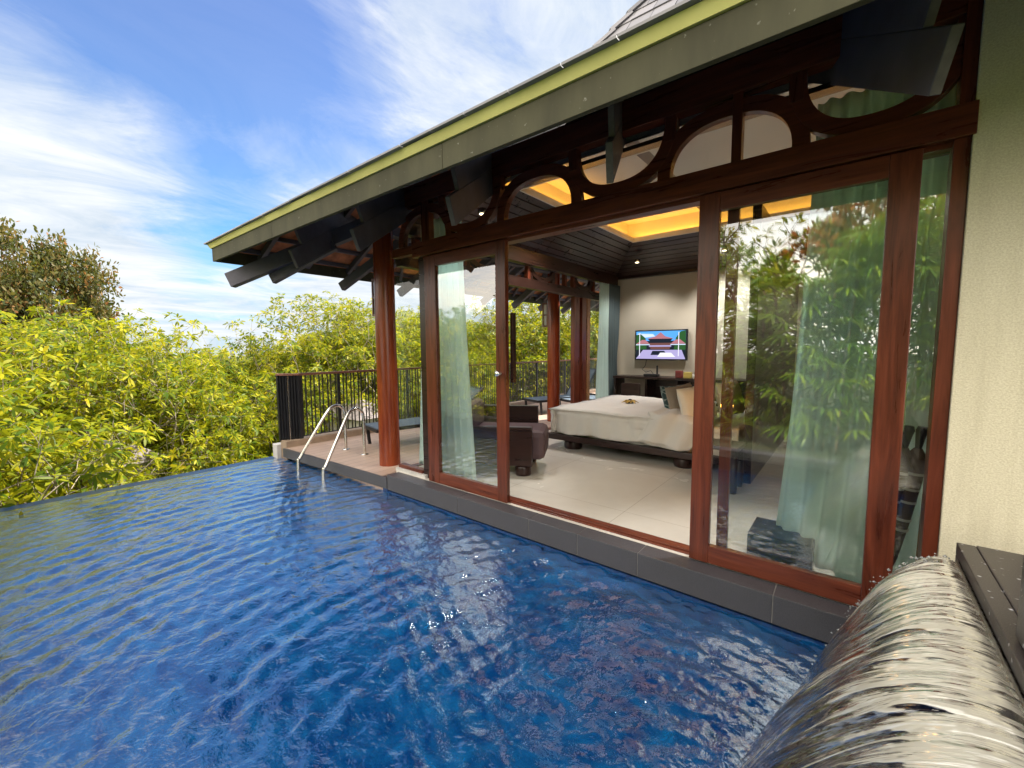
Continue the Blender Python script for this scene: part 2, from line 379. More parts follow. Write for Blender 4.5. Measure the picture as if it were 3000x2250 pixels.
bx('transom_head', WX, villa, SX, XR, 2.93, 3.03, 2.957, 3.16)
MB().box(SX+.02, .36, 2.974, 2.980, 2.548, 2.957).build('transom_glass', CLEAR, villa)
# fixed left pane with frameless corner, posts and jambs
bx('pane_rail', WX, villa, SX-.01, -3.70, 2.955, 3.03, .035, .075)
MB().box(SX, -3.70, 2.985, 2.993, .075, 2.455).build('corner_glass', CLEAR, villa)
MB().box(SX-.012, SX-.004, 3.0, 4.6, .03, 2.46).build('corner_glass', CLEAR, villa)
bx('door_post', DARKW, villa, -3.69, -3.56, 2.965, 3.06, 0, 2.40)
bx('jamb', WZ, villa, .315, .372, 2.93, 3.06, -.002, 2.40)
bx('jamb', WZ, villa, .322, .374, 2.925, 3.02, 2.548, 3.05)
bx('sill_track', WX, villa, -3.60, .315, 2.965, 3.05, -.002, .022)
bx('sill_track', WX, villa, -2.44, -.80, 2.945, 2.963, -.002, .012)
bx('head_track', WX, villa, -3.60, .315, 2.955, 3.06, 2.375, 2.40)
def door(x0, x1, wl, wr, y0, y1, hw=None, gz=(.125, 2.275)):
    d = MB(); d.box(x0, x0+wl, y0, y1, .005, 2.385); d.box(x1-wr, x1, y0, y1, .005, 2.385)
    
    r = d.build('sliding_door', WZ, villa, .004); 
    MB().box(x0+wl, x1-wr, y0+.002, y1-.002, .005, gz[0]).build('door_rail', WX, r, .003); MB().box(x0+wl, x1-wr, y0+.002, y1-.002, gz[1], 2.385).build('door_rail', WX, r, .003)
    ym = (y0+y1)/2
    MB().box(x0+wl-.005, x1-wr+.005, ym-.004, ym+.004, gz[0]-.005, gz[1]+.005).build('glass', GLASS, r)
    return r
d1 = door(-3.53, -2.43, .17, .115, 2.905, 2.955)
h = MB(); h.lathe([(.0, 0), (.016, 0), (.018, .012), (.012, .02), (.012, .03), (.026, .04), (.028, .055), (.018, .066), (.0, .068)], 20)
k = h.build('handle', CHROM, d1); k.rotation_euler = (R(90), 0, 0); k.location = (-2.487, 2.905, 1.207)
bx('pull_block', DARKW, villa, -2.432, -2.40, 2.975, 3.02, 1.12, 1.75)
d2 = door(-.81, .21, .12, .12, 2.895, 2.945)
d3 = door(-.66, .195, .065, .065, 2.965, 3.005, gz=(.10, 2.30))
# handle on far stile
h2 = MB(); h2.box(.21, .214, 2.90, 2.94, 1.0, 1.25); h2.build('handle', CHROM, d2)
MB().box(.205, .318, 2.998, 3.004, .03, 2.375).build('side_glass', GLASS, villa)
bx('side_rail', WX, villa, .215, .318, 2.97, 3.03, .0, .05)
# stucco wall on the right + dark end
bx('stucco_wall', STUC, villa, .374, .655, 2.915, 3.6, -.3, 3.6, bevel=.004)
bx('dark_end_wall', BGRAN, villa, .657, 2.4, 2.93, 3.6, -.3, 2.35, bevel=.004)
bx('stucco_wall', STUC, villa, .657, 2.4, 2.935, 3.6, 2.352, 3.6, bevel=0)
# back wall and right wall of the room, inside faces
bx('back_wall', WALLI, villa, SX, XR, YB, YB+.2, 0, 3.4, bevel=0)
bx('room_wall', WALLI, villa, XR, XR+.2, 3.6, YB+.2, 0, 3.4, bevel=0)
bx('headboard_wall', DARKWY, villa, -.86, -.78, 4.9, YB, 0, 2.84)
# ---- side facade (towards the deck) along y at x = SX
bx('side_beam', DARKWY, villa, SX-.05, SX+.05, 3.03, YB, 2.38, 2.53, bevel=.004)
bx('side_head', DARKWY, villa, SX-.05, SX+.05, 3.03, YB, 2.93, 3.16)
for i, c in enumerate((3.75, 5.18, 6.61, 7.9)):
    arch_ring(c, .428, 2.53, 2.89, .075, SX-.025, SX+.025, side=True).build('transom_arch', DARKWY, villa)
for c in (4.47, 5.90, 7.28, 8.3):
    arch_ring(c, .415 if c < 8 else .3, 2.53, 2.93, .07, SX-.03, SX+.03, True, side=True).build('transom_arch', DARKWY, villa)
for c in (3.28, 4.07, 4.88, 5.5, 6.3, 6.61, 6.9, 7.67):
    bx('transom_post', WZ, villa, SX-.035, SX+.035, c-.035, c+.035, 2.53, 2.93)
bx('side_post', WZ, villa, SX-.05, SX+.03, 6.92, 7.11, 0, 2.38)
bx('side_post', WZ, villa, SX-.02, SX+.06, 7.16, 7.32, 0, 2.38)
bx('side_post', WOODM, villa, SX-.045, SX+.045, 7.38, 7.50, 0, 2.38)
MB().box(SX-.004, SX+.004, 7.5, 8.5, .02, 2.38).build('side_glass', CLEAR, villa)
bx('side_wall', WALLI, villa, SX-.1, SX+.05, 8.45, YB, 0, 2.38, bevel=0)
bx('side_track', WY, villa, SX-.05, SX+.05, 3.05, 8.5, -.01, .012)
# ---- ceiling : battened cove rising to a lit tray
z0c, z1c = 2.86, 3.30; ox0, ox1, oy0, oy1 = -3.16, .75, 4.08, 7.35
def lerp(a, b, t): return a+(b-a)*t
outer = [(SX, 3.03), (XR, 3.03), (XR, YB), (SX, YB)]; inner = [(ox0, oy0), (ox1, oy0), (ox1, oy1), (ox0, oy1)]
cm = MB()
for s_ in range(4):
    a, b = outer[s_], outer[(s_+1) % 4]; c, d = inner[s_], inner[(s_+1) % 4]; nb = 9
    for k in range(nb):
        t0, t1 = (k+.04)/nb, (k+.90)/nb
        def P(t, e, p=a, r=b, u=c, w=d): 
            s0 = (lerp(p[0], u[0], t), lerp(p[1], u[1], t)); s1 = (lerp(r[0], w[0], t), lerp(r[1], w[1], t))
            q_ = s0 if e == 0 else s1; return (q_[0], q_[1], lerp(z0c, z1c, t))
        p0, p1, p2, p3 = P(t0, 0), P(t0, 1), P(t1, 1), P(t1, 0)
        up = .03
        cm.add([p0, p1, p2, p3] + [(x, y, z+up) for (x, y, z) in (p0, p1, p2, p3)], [(0,1,2,3)[::-1], (0,1,5,4), (1,2,6,5), (2,3,7,6), (3,0,4,7)])
cm.build('ceiling_boards', DARKW, villa)
cb = MB()
for s_ in range(4):
    a, b = outer[s_], outer[(s_+1) % 4]; c, d = inner[s_], inner[(s_+1) % 4]
    cb.add([(a[0], a[1], z0c+.03), (b[0], b[1], z0c+.03), (d[0], d[1], z1c+.03), (c[0], c[1], z1c+.03)], [(3,2,1,0)])
cb.build('ceiling_backing', DKLIN, villa)
bx('crown_beam', DARKW, villa, SX, XR, YB-.12, YB, 2.86, 3.02); bx('crown_beam', DARKWY, villa, SX+.05, SX+.16, 3.06, YB-.121, 2.72, 2.93)
tr_ = MB()   # lit recess: lip, wall and top
for (x0, x1, y0, y1) in ((ox0-.03, ox0, oy0, oy1), (ox1, ox1+.03, oy0, oy1), (ox0-.03, ox1+.03, oy0-.03, oy0), (ox0-.03, ox1+.03, oy1, oy1+.03)):
    tr_.box(x0, x1, y0, y1, z1c-.01, z1c+.07)
tr_.box(ox0-.22, ox0-.19, oy0-.2, oy1+.2, z1c+.03, 3.66); tr_.box(ox1+.19, ox1+.22, oy0-.2, oy1+.2, z1c+.03, 3.66)
tr_.box(ox0-.19, ox1+.19, oy0-.22, oy0-.19, z1c+.03, 3.66); tr_.box(ox0-.19, ox1+.19, oy1+.19, oy1+.22, z1c+.03, 3.66)
tr_.box(ox0-.22, ox1+.22, oy0-.22, oy1+.22, 3.66, 3.69)
tr_.build('ceiling_tray', CEILW, villa)
ls = MB()
ls.box(ox0-.16, ox0-.06, oy0, oy1, z1c+.035, z1c+.05); ls.box(ox0, ox1, oy1+.06, oy1+.16, z1c+.035, z1c+.05)
ls.box(ox1+.06, ox1+.16, oy0, oy1, z1c+.035, z1c+.05)
ls.build('cove_light_strip', COVE, villa)
sp = MB(); sp.lathe([(.0, 0), (.036, 0), (.045, -.01), (.05, .0), (.05, .02)], 20); spo = sp.build('downlight', STEEL, villa); spo.location = (-3.30, 5.35, 3.20); spo.rotation_euler = (0, R(-24), 0)
sl = MB(); sl.lathe([(0, 0), (.03, 0), (.03, .004), (0, .004)], 16); slo = sl.build('lens', SPOTE, spo); slo.location = (0, 0, -.012)

for lx, ly, lz, le, tl in ((-.04, 3.72, 2.98, 75, -17), (-3.45, 3.72, 3.0, 45, -17), (-3.25, 7.75, 3.02, 25, 12), (-1.8, 7.95, 3.06, 50, 14), (-.2, 7.9, 3.05, 30, 0)):  # extra unseen ceiling spots, added to fill the room and wash the curtains
    fill_dl = MB().lathe([(.0, 0), (.036, 0), (.045, -.01), (.05, .0), (.05, .05)], 20).build('downlight', STEEL, villa); fill_dl.location = (lx, ly, lz)
    dn = MB().lathe([(0, 0), (.03, 0), (.03, .004), (0, .004)], 16).build('lens', SPOTE, fill_dl); dn.location = (0, 0, -.012)
    s0_ = bpy.data.lights.new('downlight_beam', 'SPOT'); s0_.energy = le; s0_.spot_size = R(66 if ly < 5 else 110); s0_.spot_blend = .7; s0_.color = (1, .96, .90); s0_.shadow_soft_size = .08
    s1_ = bpy.data.objects.new('downlight_beam', s0_); COL.objects.link(s1_); s1_.location = (lx, ly, lz-.03); s1_.rotation_euler = (R(tl), 0, 0)
spl = bpy.data.lights.new('downlight_beam', 'SPOT'); spl.energy = 50; spl.spot_size = R(120); spl.spot_blend = .8; spl.color = (1, .93, .84); spl.shadow_soft_size = .2
splo = bpy.data.objects.new('downlight_beam', spl); COL.objects.link(splo); splo.location = (-3.27, 5.35, 3.10); splo.rotation_euler = (0, R(18), 0)
# ---- roof
TAN = .645; EY = 1.745; EX = -6.0
def zr(y): return 2.66 + TAN*(y-EY)
rf = MB()
HY = 5.6; top = zr(HY); hx = EX+(HY-EY)
rx = 4.0
rf.add([(EX-.06, EY-.04, 2.685), (rx, EY-.04, 2.685), (rx, HY, top+.03), (hx, HY, top+.03), (EX-.06, 2*HY-EY, 2.685)],
       [(0,1,2,3), (0,3,4)], 0)
lr = rf.build('roof', SLATEC, villa)
# underside : dark boards in front, terracotta with battens at the deck end
sf = MB(); zu = -.05
def zroof(x, y): return 2.66 + TAN*min(y-EY, x-EX) + zu
bxs = EX+1.5
sf.add([(bxs, EY+.02, zroof(9, EY+.02)), (rx, EY+.02, zroof(9, EY+.02)), (rx, 3.0, zroof(9, 3.0)), (bxs, 3.0, zroof(9, 3.0))], [(0,1,2,3)[::-1]])
sf.build('soffit', SOFF, villa)
te = MB()
te.add([(EX+.02, EY+.02, zroof(9, EY+.02)), (bxs, EY+.02, zroof(9, EY+.02)), (bxs, EY+1.5, zroof(9, EY+1.5))], [(2,1,0)])
te.add([(EX+.02, EY+.02, zroof(EX+.02, 99)), (bxs, EY+1.5, zroof(bxs, 99)), (bxs+.45, EY+1.95, zroof(bxs+.45, 99)), (bxs+.45, 13.5, zroof(bxs+.45, 99)), (EX+.02, 13.5, zroof(EX+.02, 99))], [(4,3,2,1,0)[::-1]])
te.build('tile_underside', TERRA, villa)
bt = MB()
for i in range(9):
    x = EX+.10+i*.235; z = zroof(x, 99)-.02; bt.bar((x, EY+(x-EX)+.0, z), (x, 13.5, z), .055, .05)
    y = EY+.10+i*.235
    if y < 3.3: zz = zroof(99, y)-.02; bt.bar((EX+(y-EY), y, zz), (bxs, y, zz), .055, .05)
for i in range(20):
    y = 2.25+i*.6; xe = min(bxs+.4, EX+(y+.9-EY)); 
    xe = min(bxs+.4, EX+(y-EY)); k_ = (xe-EX-.04)/1.9
    bt.bar((EX+.04, y, zroof(EX+.04, 99)-.06), (xe, y+.25*k_, zroof(xe, 99)-.06), .05, .07)
    if i > 2: bt.bar((EX+.04, y+.35, zroof(EX+.04, 99)-.055), (EX+1.0, y-.15, zroof(EX+1.0, 99)-.055), .04, .05)
bt.build('batten', RAFT, villa)
# fascia: front + end, with the projecting cream lip
fs_ = MB(); jx = [EX, -4.31, -1.93, .47, rx]
for a_, b_ in zip(jx[:-1], jx[1:]): fs_.box(a_+.0015, b_-.0015, EY, EY+.03, 2.485, 2.632)
fs_.box(EX, EX+.03, EY+.031, 13.5, 2.485, 2.632)
fs_.build('fascia_board', FASC, villa, .002)
lp = MB()
lp.add([(EX-.012, EY-.012, 2.634), (rx, EY-.012, 2.634), (rx, EY-.036, 2.682), (EX-.036, EY-.036, 2.682), (EX-.012, EY+.02, 2.634), (rx, EY+.02, 2.634), (rx, EY+.02, 2.682), (EX-.036, EY+.02, 2.682)],
       [(0,1,2,3), (4,7,6,5), (0,4,5,1), (3,2,6,7), (1,5,6,2)])
lp.add([(EX-.012, EY+.0, 2.634), (EX-.036, EY-.0, 2.682), (EX-.036, 13.5, 2.682), (EX-.012, 13.5, 2.634), (EX+.02, EY+.0, 2.634), (EX+.02, EY, 2.682), (EX+.02, 13.5, 2.682), (EX+.02, 13.5, 2.634)],
       [(0,1,2,3), (0,3,7,4), (1,5,6,2)])
lp.build('gutter_board', LIP, villa)
# slate drip edge
dr_ = MB(); x = EX-.06
while x < rx:
    w = random.uniform(.26, .34); j = random.uniform(-.004, .004); dr_.box(x+.002, x+w-.002, EY-.062+j, EY+.10, 2.685+j, 2.697+j); x += w
y = EY
while y < 10: dr_.box(EX-.075, EX+.1, y+.002, y+.298, 2.688, 2.698); y += .3
dr_.build('drip_slates', SLATE, villa)
# steep upper roof in overlapping slate courses with a hip cap
ux0, ux1, uy0, uy1, uz, ut = -1.99, 3.6, 3.10, 8.6, 3.575, 1.40
us = MB(); nc = 26; dz = .12
for k in range(nc):
    z = uz+k*dz; s0 = (z-uz)/ut; s1 = s0+dz/ut*1.12
    for face in ('front', 'left'):
        L0 = ux0+s0; L1 = ux1-s0
        if face == 'front':
            x = L0 - random.uniform(0, .2)
            while x < L1:
                w = random.uniform(.17, .24); a, b = max(x, L0)+.002, min(x+w, L1)-.002; x += w
                if b-a < .02: continue
                jt = random.uniform(-.003, .003)
                us.add([(a, uy0+s0-.014+jt, z), (b, uy0+s0-.014+jt, z), (b, uy0+s1, z+dz*1.12), (a, uy0+s1, z+dz*1.12), (a, uy0+s0, z-.001), (b, uy0+s0, z-.001)], [(0,1,2,3), (4,5,1,0)])
        else:
            us.add([(ux0+s0-.014, uy0+s0, z), (ux0+s1, uy0+s1, z+dz*1.12), (ux0+s1, uy1-s1, z+dz*1.12), (ux0+s0-.014, uy1-s0, z)], [(0,1,2,3)])
us.build('upper_roof', SLATE, villa)
ub = MB(); S = 2.7
ub.add([(ux0+.03, uy0+.03, uz-.3), (ux1, uy0+.03, uz-.3), (ux1, uy0+S, uz+S*ut-.06), (ux0+S, uy0+S, uz+S*ut-.06)], [(0,1,2,3)])
ub.build('upper_roof_lining', DKLIN, villa)
hc = MB()
for k in range(28):
    s0 = k*.1; a = Vector((ux0+s0-.01, uy0+s0-.01, uz+s0*ut+.012)); b = Vector((ux0+s0+.115, uy0+s0+.115, uz+(s0+.115)*ut+.004))
    hc.bar(a, b, .10, .022, (-1,-1,1))
hc.build('hip_cap', SLATE, villa)
# ---- rafter pairs sweeping out under the front eave
DR = Vector((-.371, .929, .599)).normalized()
def rafter(tipx, tipy, tipz, d, w, h, L, name='rafter', up2=True):
    d = Vector(d).normalized(); sd = d.cross(Vector((0,0,1))).normalized(); u = sd.cross(d).normalized()
    a = Vector((tipx, tipy, tipz)); m = MB()
    c0 = a - u*(h/2); m.bar(c0, c0+d*L, w, h, u)
    r = m.build(name, RAFT, villa, .004)
    e = MB(); cc = c0 - d*.001; e.bar(cc-d*.0015, cc, w*.86, h*.97, u); e.build('end_grain', SEAL, r)
    if up2:
        b = MB(); st = a + d*.20 + u*(.075); b.bar(st, st+d*L*.9, w*.9, .15, u); b.build('upper_layer', RAFT, r, .004)
        e = MB(); e.bar(st-d*.002, st-d*.0005, w*.8, .14, u); e.build('end_grain', SEAL, r)
    return r
for x in (.215, -1.045, -2.28, -3.54, -4.775):
    rafter(x, 2.10, 2.50, DR, .038, .20, 1.6)
rafter(-5.93, 1.86, 2.345, (1.0, 1.0, .60), .11, .17, 3.0, 'hip_rafter', False)
for i, y in enumerate((2.24, 3.15, 4.12, 5.07, 6.03, 6.98, 7.93, 8.88, 9.8)):
    dy = (.75, .42, .30, .15, .05, 0, 0, 0, 0)[i]
    rafter(-5.65, y, 2.35, (1, dy, .62), .075, .115, (.9, 1.2, 1.5, 1.7, 1.8, 1.9, 1.9, 1.9, 1.9)[i], 'end_rafter', False)
bx('wall_plate', RAFT, villa, -4.75, -4.60, 3.0, 13, 2.86, 2.98)
# ---- log columns and their wall lanterns
def column(x, y):
    m = MB(); n = 40
    prof = [(.128, -.04), (.127, .3), (.125, .8), (.122, 1.5), (.120, 2.2), (.120, 3.0)]
    vs = []; fs = []
    N = 24
    for i in range(N+1):
        z = -.04+3.04*i/N; r = .130-.010*(z/3)
        for k in range(n):
            a = 2*math.pi*k/n; rr = r*(1+.018*mnoise.noise(Vector((math.cos(a)*1.2+x, math.sin(a)*1.2+y, z*.8))))
            vs.append((x+rr*math.cos(a), y+rr*math.sin(a), z))
    for i in range(N):
        for k in range(n): fs.append((i*n+k, i*n+(k+1) % n, (i+1)*n+(k+1) % n, (i+1)*n+k))
    m.add(vs, fs, 0, True); return m.build('column', COLW, villa)
column(-4.545, 3.115); column(-4.63, 7.02); column(-4.63, 11.0)
def lantern(x, y, label):
    t = thing('wall_lantern', label, 'lantern', (x, y, 0), 0, 'lanterns on the log columns')
    f = MB()
    for dx in (-.05, .05):
        for dy in (-.05, .05): f.box(dx-.011, dx+.011, dy-.011, dy+.011, 1.86, 2.32)
    for z in (1.86, 2.08, 2.30): f.box(-.062, .062, -.062, .062, z-.014, z+.014)
    f.box(.055, .13, -.02, .02, 2.05, 2.12)
    f.build('frame', WZ, t, .002)
    g = MB(); g.box(-.038, .038, -.038, .038, 1.88, 2.28); g.build('shade', PAPER, t); return t
lantern(-4.74, 3.16, 'slatted wooden lantern on the near log column beside the pool ladder')
lantern(-4.83, 7.06, 'slatted wooden lantern on the far log column seen through the room')

# ------------------------------------------------------------------ DECK, CURB, RAILING
dk = MB(); dk.box(-6.52, SX-.05, 2.755, 13.5, -.22, -.03); dk.add([(-6.52,2.665,-.03), (SX-.05,2.754,-.03), (-6.52,2.754,-.03)], [(0,1,2)])
dko = struct(dk.build('deck', DECK))
de = MB(); de.add([(-6.55,2.64,-.165), (-4.092,2.748,-.165), (-4.092,2.80,-.165), (-6.55,2.70,-.165), (-6.55,2.64,-.034), (-4.092,2.748,-.034), (-4.092,2.80,-.034), (-6.55,2.70,-.034)], [(3,2,1,0), (4,5,6,7), (0,1,5,4), (1,2,6,5), (2,3,7,6), (3,0,4,7)]); struct(de.build('deck_edge', STONE, None, .003))
de2 = MB(); de2.box(-6.55, -4.092, 2.757, 2.80, -.6, -.166); struct(de2.build('deck_edge_wall', TILEB))
cu = MB(); cu.box(-6.70, -6.50, 2.675, 13.5, -.25, .065); struct(cu.build('curb', CURB, None, .004))
cu = MB(); cu.box(-6.86, -6.702, 2.62, 3.6, -.8, .0); struct(cu.build('curb_end', PALE, None, .004))
rl = thing('railing', 'black slatted balustrade with a timber top rail along the deck edge', 'railing', (-6.56, 2.93, 0))
px, py = -6.56, 2.93
def loc_(x, y): return x-px, y-py
m = MB(); m.bar((0,-.02,1.055), (0, 10.2, 1.055), .06, .036); m.bar((.008,.0,1.056), (-.145,-.27,1.056), .07, .03); m.build('top_rail', RAILT, rl, .003)
m = MB(); m.bar((0,0,.10), (0, 10.2, .10), .03, .012); m.bar((0,0,.10), (-.145,-.26,.10), .03, .012); m.build('bottom_rail', BLKM, rl)
posts = [.0, .63, 2.0, 3.4, 4.8, 6.2, 7.6, 9.0]
for y in posts:
    m = MB(); m.box(-.02, .02, y-.022, y+.022, .065, 1.04); m.build('post', BLKM, rl, .002)
m = MB(); m.bar((-.074,-.135,.0), (-.074,-.135,1.04), .022, .022, (0,1,0)); m.build('post', STEEL, rl)
bars = []; y = .04
while y < 10.1:
    for o_ in (0, .055):
        if all(abs(y+o_-p) > .03 for p in posts): bars.append(y+o_)
    y += .135
rest = MB()
for i, y in enumerate(bars):
    if i < 86: MB().box(-.006, .006, y-.009, y+.009, .10, 1.045).build('baluster', BAMB, rl)
    else: rest.box(-.006, .006, y-.009, y+.009, .10, 1.045)
ro = rest.build('baluster', BAMB, rl); ro['kind'] = 'stuff'
for k in range(8):
    t = .06+k*.125
    x, y = -.145*t, -.27*t; m = MB(); M = Matrix.Translation((x, y, 0)) @ Matrix.Rotation(R(20), 4, 'Z')
    m.box(-.016, .016, -.016, .016, .05, 1.045, 0, M); m.build('return_slat', BLKM, rl)

# ladder
ld = thing('pool_ladder', 'pair of curved stainless steel handrails stepping from the deck into the pool', 'ladder', (-5.45, 2.9, 0))
for dx0, dx1 in ((-.30, -.30), (.28, .22)):
    pts = []
    P0 = Vector((-5.72+.0, 2.42, -.75)) if dx0 < 0 else Vector((-5.06, 2.42, -.75))
    xw, xd = (-5.79, -5.72) if dx0 < 0 else (-5.10, -5.23)
    ctrl = [(xw, 2.52, -.75), (xw, 2.52, -.12), (xw, 2.56, -.02), (lerp(xw, xd, .5), 2.80, .36), (lerp(xw, xd, .75), 2.92, .54), (lerp(xw, xd, .85), 2.99, .61), (lerp(xw, xd, .95), 3.08, .63), (xd, 3.15, .585), (xd, 3.18, .50), (xd, 3.18, .3), (xd, 3.18, -.03)]
    def cr(c, n=7):
        out = []
        for i in range(len(c)-1):
            p0, p1, p2, p3 = [Vector(c[max(0, min(len(c)-1, j))]) for j in (i-1, i, i+1, i+2)]
            for k in range(n):
                t = k/n; out.append(.5*((2*p1)+(p2-p0)*t+(2*p0-5*p1+4*p2-p3)*t*t+(3*p1-p0-3*p2+p3)*t**3))
        out.append(Vector(c[-1])); return out
    pp = [p-Vector((-5.45, 2.9, 0)) for p in cr(ctrl)]
    m = MB(); m.tube(pp, .021, 14); m.build('handrail', STEEL, ld)
    m = MB(); m.lathe([(.0, 0), (.052, 0), (.05, .008), (.028, .014), (.0, .014)], 20, (xd+5.45, .28, -.03)); m.build('foot_flange', CHROM, ld)
for z in (-.4, -.65):
    m = MB(); m.box(-.34, .35, -.42, -.34, z-.012, z+.012); m.build('tread', STEEL, ld)

# ------------------------------------------------------------------ FURNITURE
def lounger(name, loc, rz, label, back=52):
    t = thing(name, label, 'sun lounger', loc, rz, 'sun loungers on the deck')
    m = MB(); m.bar((-.30, 0, .30), (-.30, 1.35, .30), .035, .05); m.bar((.30, 0, .30), (.30, 1.35, .30), .035, .05); m.bar((-.30, .02, .30), (.30, .02, .30), .035, .05)
    m.bar((-.30, 1.93, .30), (.30, 1.93, .30), .035, .05); m.bar((-.30, 1.3, .30), (-.30, 1.95, .30), .035, .05); m.bar((.30, 1.3, .30), (.30, 1.95, .30), .035, .05)
    m.build('frame', BLKM, t, .003)
    for x in (-.3, .3):
        for y in (.12, 1.8):
            m = MB(); m.bar((x, y, 0), (x, y-.03 if y < 1 else y+.03, .29), .03, .045, (0,1,0)); m.build('leg', BLKM, t)
    m = MB(); m.box(-.285, .285, .03, 1.28, .315, .325); m.build('seat', SLING, t)
    c, s = math.cos(R(back)), math.sin(R(back)); m = MB()
    M = Matrix.Translation((0, 1.26, .32)) @ Matrix.Rotation(R(back), 4, 'X')
    m.box(-.285, .285, 0, .74, -.005, .005, 0, M); bk = m.build('backrest', SLING, t)
    m = MB(); m.box(-.315, -.285, 0, .76, -.015, .015, 0, M); m.box(.285, .315, 0, .76, -.015, .015, 0, M); m.box(-.285, .285, .74, .765, -.015, .015, 0, M); m.build('backrest_frame', BLKM, bk)
    return t
lounger('sun_lounger', (-5.50, 3.42, -.03), R(-12), 'blue-grey sling sun lounger behind the near log column and steel ladder', 38)
lounger('sun_lounger', (-5.55, 7.45, -.03), R(-20), 'dark sling sun lounger past the far log column, back raised', 56)
lounger('sun_lounger', (-4.95, 7.9, -.03), R(-24), 'dark sling lounger seen through glass beside the white curtain', 60)

# armchair
ac = thing('armchair', 'dark wood armchair with plum brown cushions just inside the open doorway', 'armchair', (-3.225, 3.745, 0), R(30))
m = MB(); m.box(-.50, .41, -.30, -.22, .12, .56); m.build('arm_panel', DARKW, ac, .006)
m = MB(); m.box(-.50, .41, .42, .50, .12, .70); m.build('arm_panel', DARKW, ac, .006)
m = MB(); m.box(-.50, .36, -.219, .419, .12, .22); m.build('seat_frame', DARKW, ac, .006)
m = MB(); m.box(-.56, -.44, -.30, .50, .12, .76); m.build('backrest', DARKW, ac, .006)
m = MB(); m.box(-.43, .55, -.20, .40, .16, .50); m.build('seat_cushion', LEATH, ac, .07)
m = MB(); m.box(-.43, -.27, -.20, .40, .47, .80); m.build('back_cushion', LEATH, ac, .06)
for x in (-.42, .30):
    for y in (-.20, .40): m = MB(); m.lathe([(.085, 0), (.092, .02), (.092, .09), (.08, .119)], 24, (x, y, 0)); m.build('leg', DARKW, ac)

# bed
bd = thing('bed', 'low dark wood platform bed made up with white linen', 'bed', (-2.15, 5.0, 0))
m = MB(); m.box(-1.27, 1.22, .0, 2.05, .125, .205); m.build('platform', DARKW, bd, .008)
for x in (-.93, .62):
    for y in (.18, 1.85): m = MB(); m.lathe([(.12, 0), (.128, .02), (.128, .09), (.115, .124)], 28, (x, y, 0)); m.build('leg', DARKW, bd)
m = MB(); m.box(-1.08, 1.2, .12, 1.93, .206, .50); m.build('mattress', LINEN, bd, .04)
def duvet(u, v, x0=-1.14, x1=.52, y0=.05, y1=2.0, zt=.57, drop=.30, dropend=.30):
    # sheet of cloth: flat on top, rolling over three edges
    X = lerp(x0-dropend, x1, u); Y = lerp(y0-drop, y1+drop, v); r = .09
    def fold(t, lo, d):   # distance past edge -> (offset, fall)
        e = lo - t
        if e <= -r: return t, 0.
        a = min((e+r)/(r*1.57), 1.) * 1.57
        return lo - r + r*math.sin(a), r*(1-math.cos(a)) + max(0, e+r-r*1.57)
    x, f1 = fold(X, x0, dropend)
    if Y < (y0+y1)/2: y, f2 = fold(Y, y0, drop)
    else:
        yy, f2 = fold(-Y, -y1, drop); y = -yy
    f = max(f1, f2); w = mnoise.fractal(Vector((X*2.3, Y*2.3, 0)), 1., 2., 5)*.022 + .010*math.sin(X*26+4*mnoise.noise(Vector((X*2, Y, 3))))*min(1, f*8)
    edge = .012*math.sin(X*9)+.02*mnoise.noise(Vector((X*3, 1.5, 0)))
    side = 1 if f > .02 else 0
    oy = (-w*1.2 if Y < 1 else w*1.2)*side*(f2 > f1); ox = -w*1.2*side*(f1 >= f2)
    return (x+ox, y+oy-(.02 if (Y < 1 and f2 > .05) else 0), zt-f+(w*.8 if not side else 0)+edge*(f > .15))
m = MB(); m.grid(duvet, 110, 120); m.build('duvet', LINEN, bd, 0, .02)
def sheet(u, v):
    x = lerp(-1.11, 1.2, u); t = v*.36; y = .105-.012*math.sin(x*14+1)-.008*math.sin(x*31); z = .54-t+.01*math.sin(x*7)
    if v < .15: y = lerp(.25, y, v/.15); z = lerp(.515, z, v/.15)
    return (x, y, z)
m = MB(); m.grid(sheet, 120, 16); m.build('bed_sheet', LINEN, bd, 0, .006)
def turn(u, v):
    x = lerp(.22, .86, u); y0_ = -.02; 
    X = x; Y = v*1.1
    sag = .05*math.sin(u*math.pi); 
    if Y < .42:
        z = .26+Y*.84+.03*math.sin(u*6); y = .0-.025*math.sin(X*20)-.03*sag; x -= (.42-Y)*.42*(1)-.05
    else: z = .625+.03*math.sin((Y-.42)*4)*math.sin(u*3.1)+.012*math.sin(X*30); y = (Y-.42)*1.6+.02
    z += mnoise.noise(Vector((X*6, Y*6, 2)))*.015
    return (x, y-.02, z)
m = MB(); m.grid(turn, 40, 44); m.build('folded_duvet', LINEN, bd, 0, .03)
def pillow(name, mat, loc, rot, w, h, d, label, grp):
    m = MB(); N = 22
    def side(sg):
        def f(u, v):
            a, b = u*2-1, v*2-1
            e = (max(0, 1-abs(a)**2.6)*max(0, 1-abs(b)**2.6))**.42
            pin = 1-.07*(1-abs(a)**2)*abs(b)**3; pin2 = 1-.07*(1-abs(b)**2)*abs(a)**3
            return (a*w/2*pin2, sg*d/2*e*(1+.08*mnoise.noise(Vector((a*2+loc[0], b*2, sg)))), b*h/2*pin)
        return f
    m.grid(side(-1), N, N); m.grid(side(1), N, N); m.f = [f if i < N*N else f[::-1] for i, f in enumerate(m.f)]
    o = m.build(name, mat, None); o.location = loc; o.rotation_euler = rot
    return tag(o, label, 'pillow', grp)
pillow('pillow', PILW, (-1.42, 5.22, .775), (R(-12), R(-8), R(62)), .52, .42, .18, 'white square pillow propped nearest the camera on the bed', 'pillows on the bed')
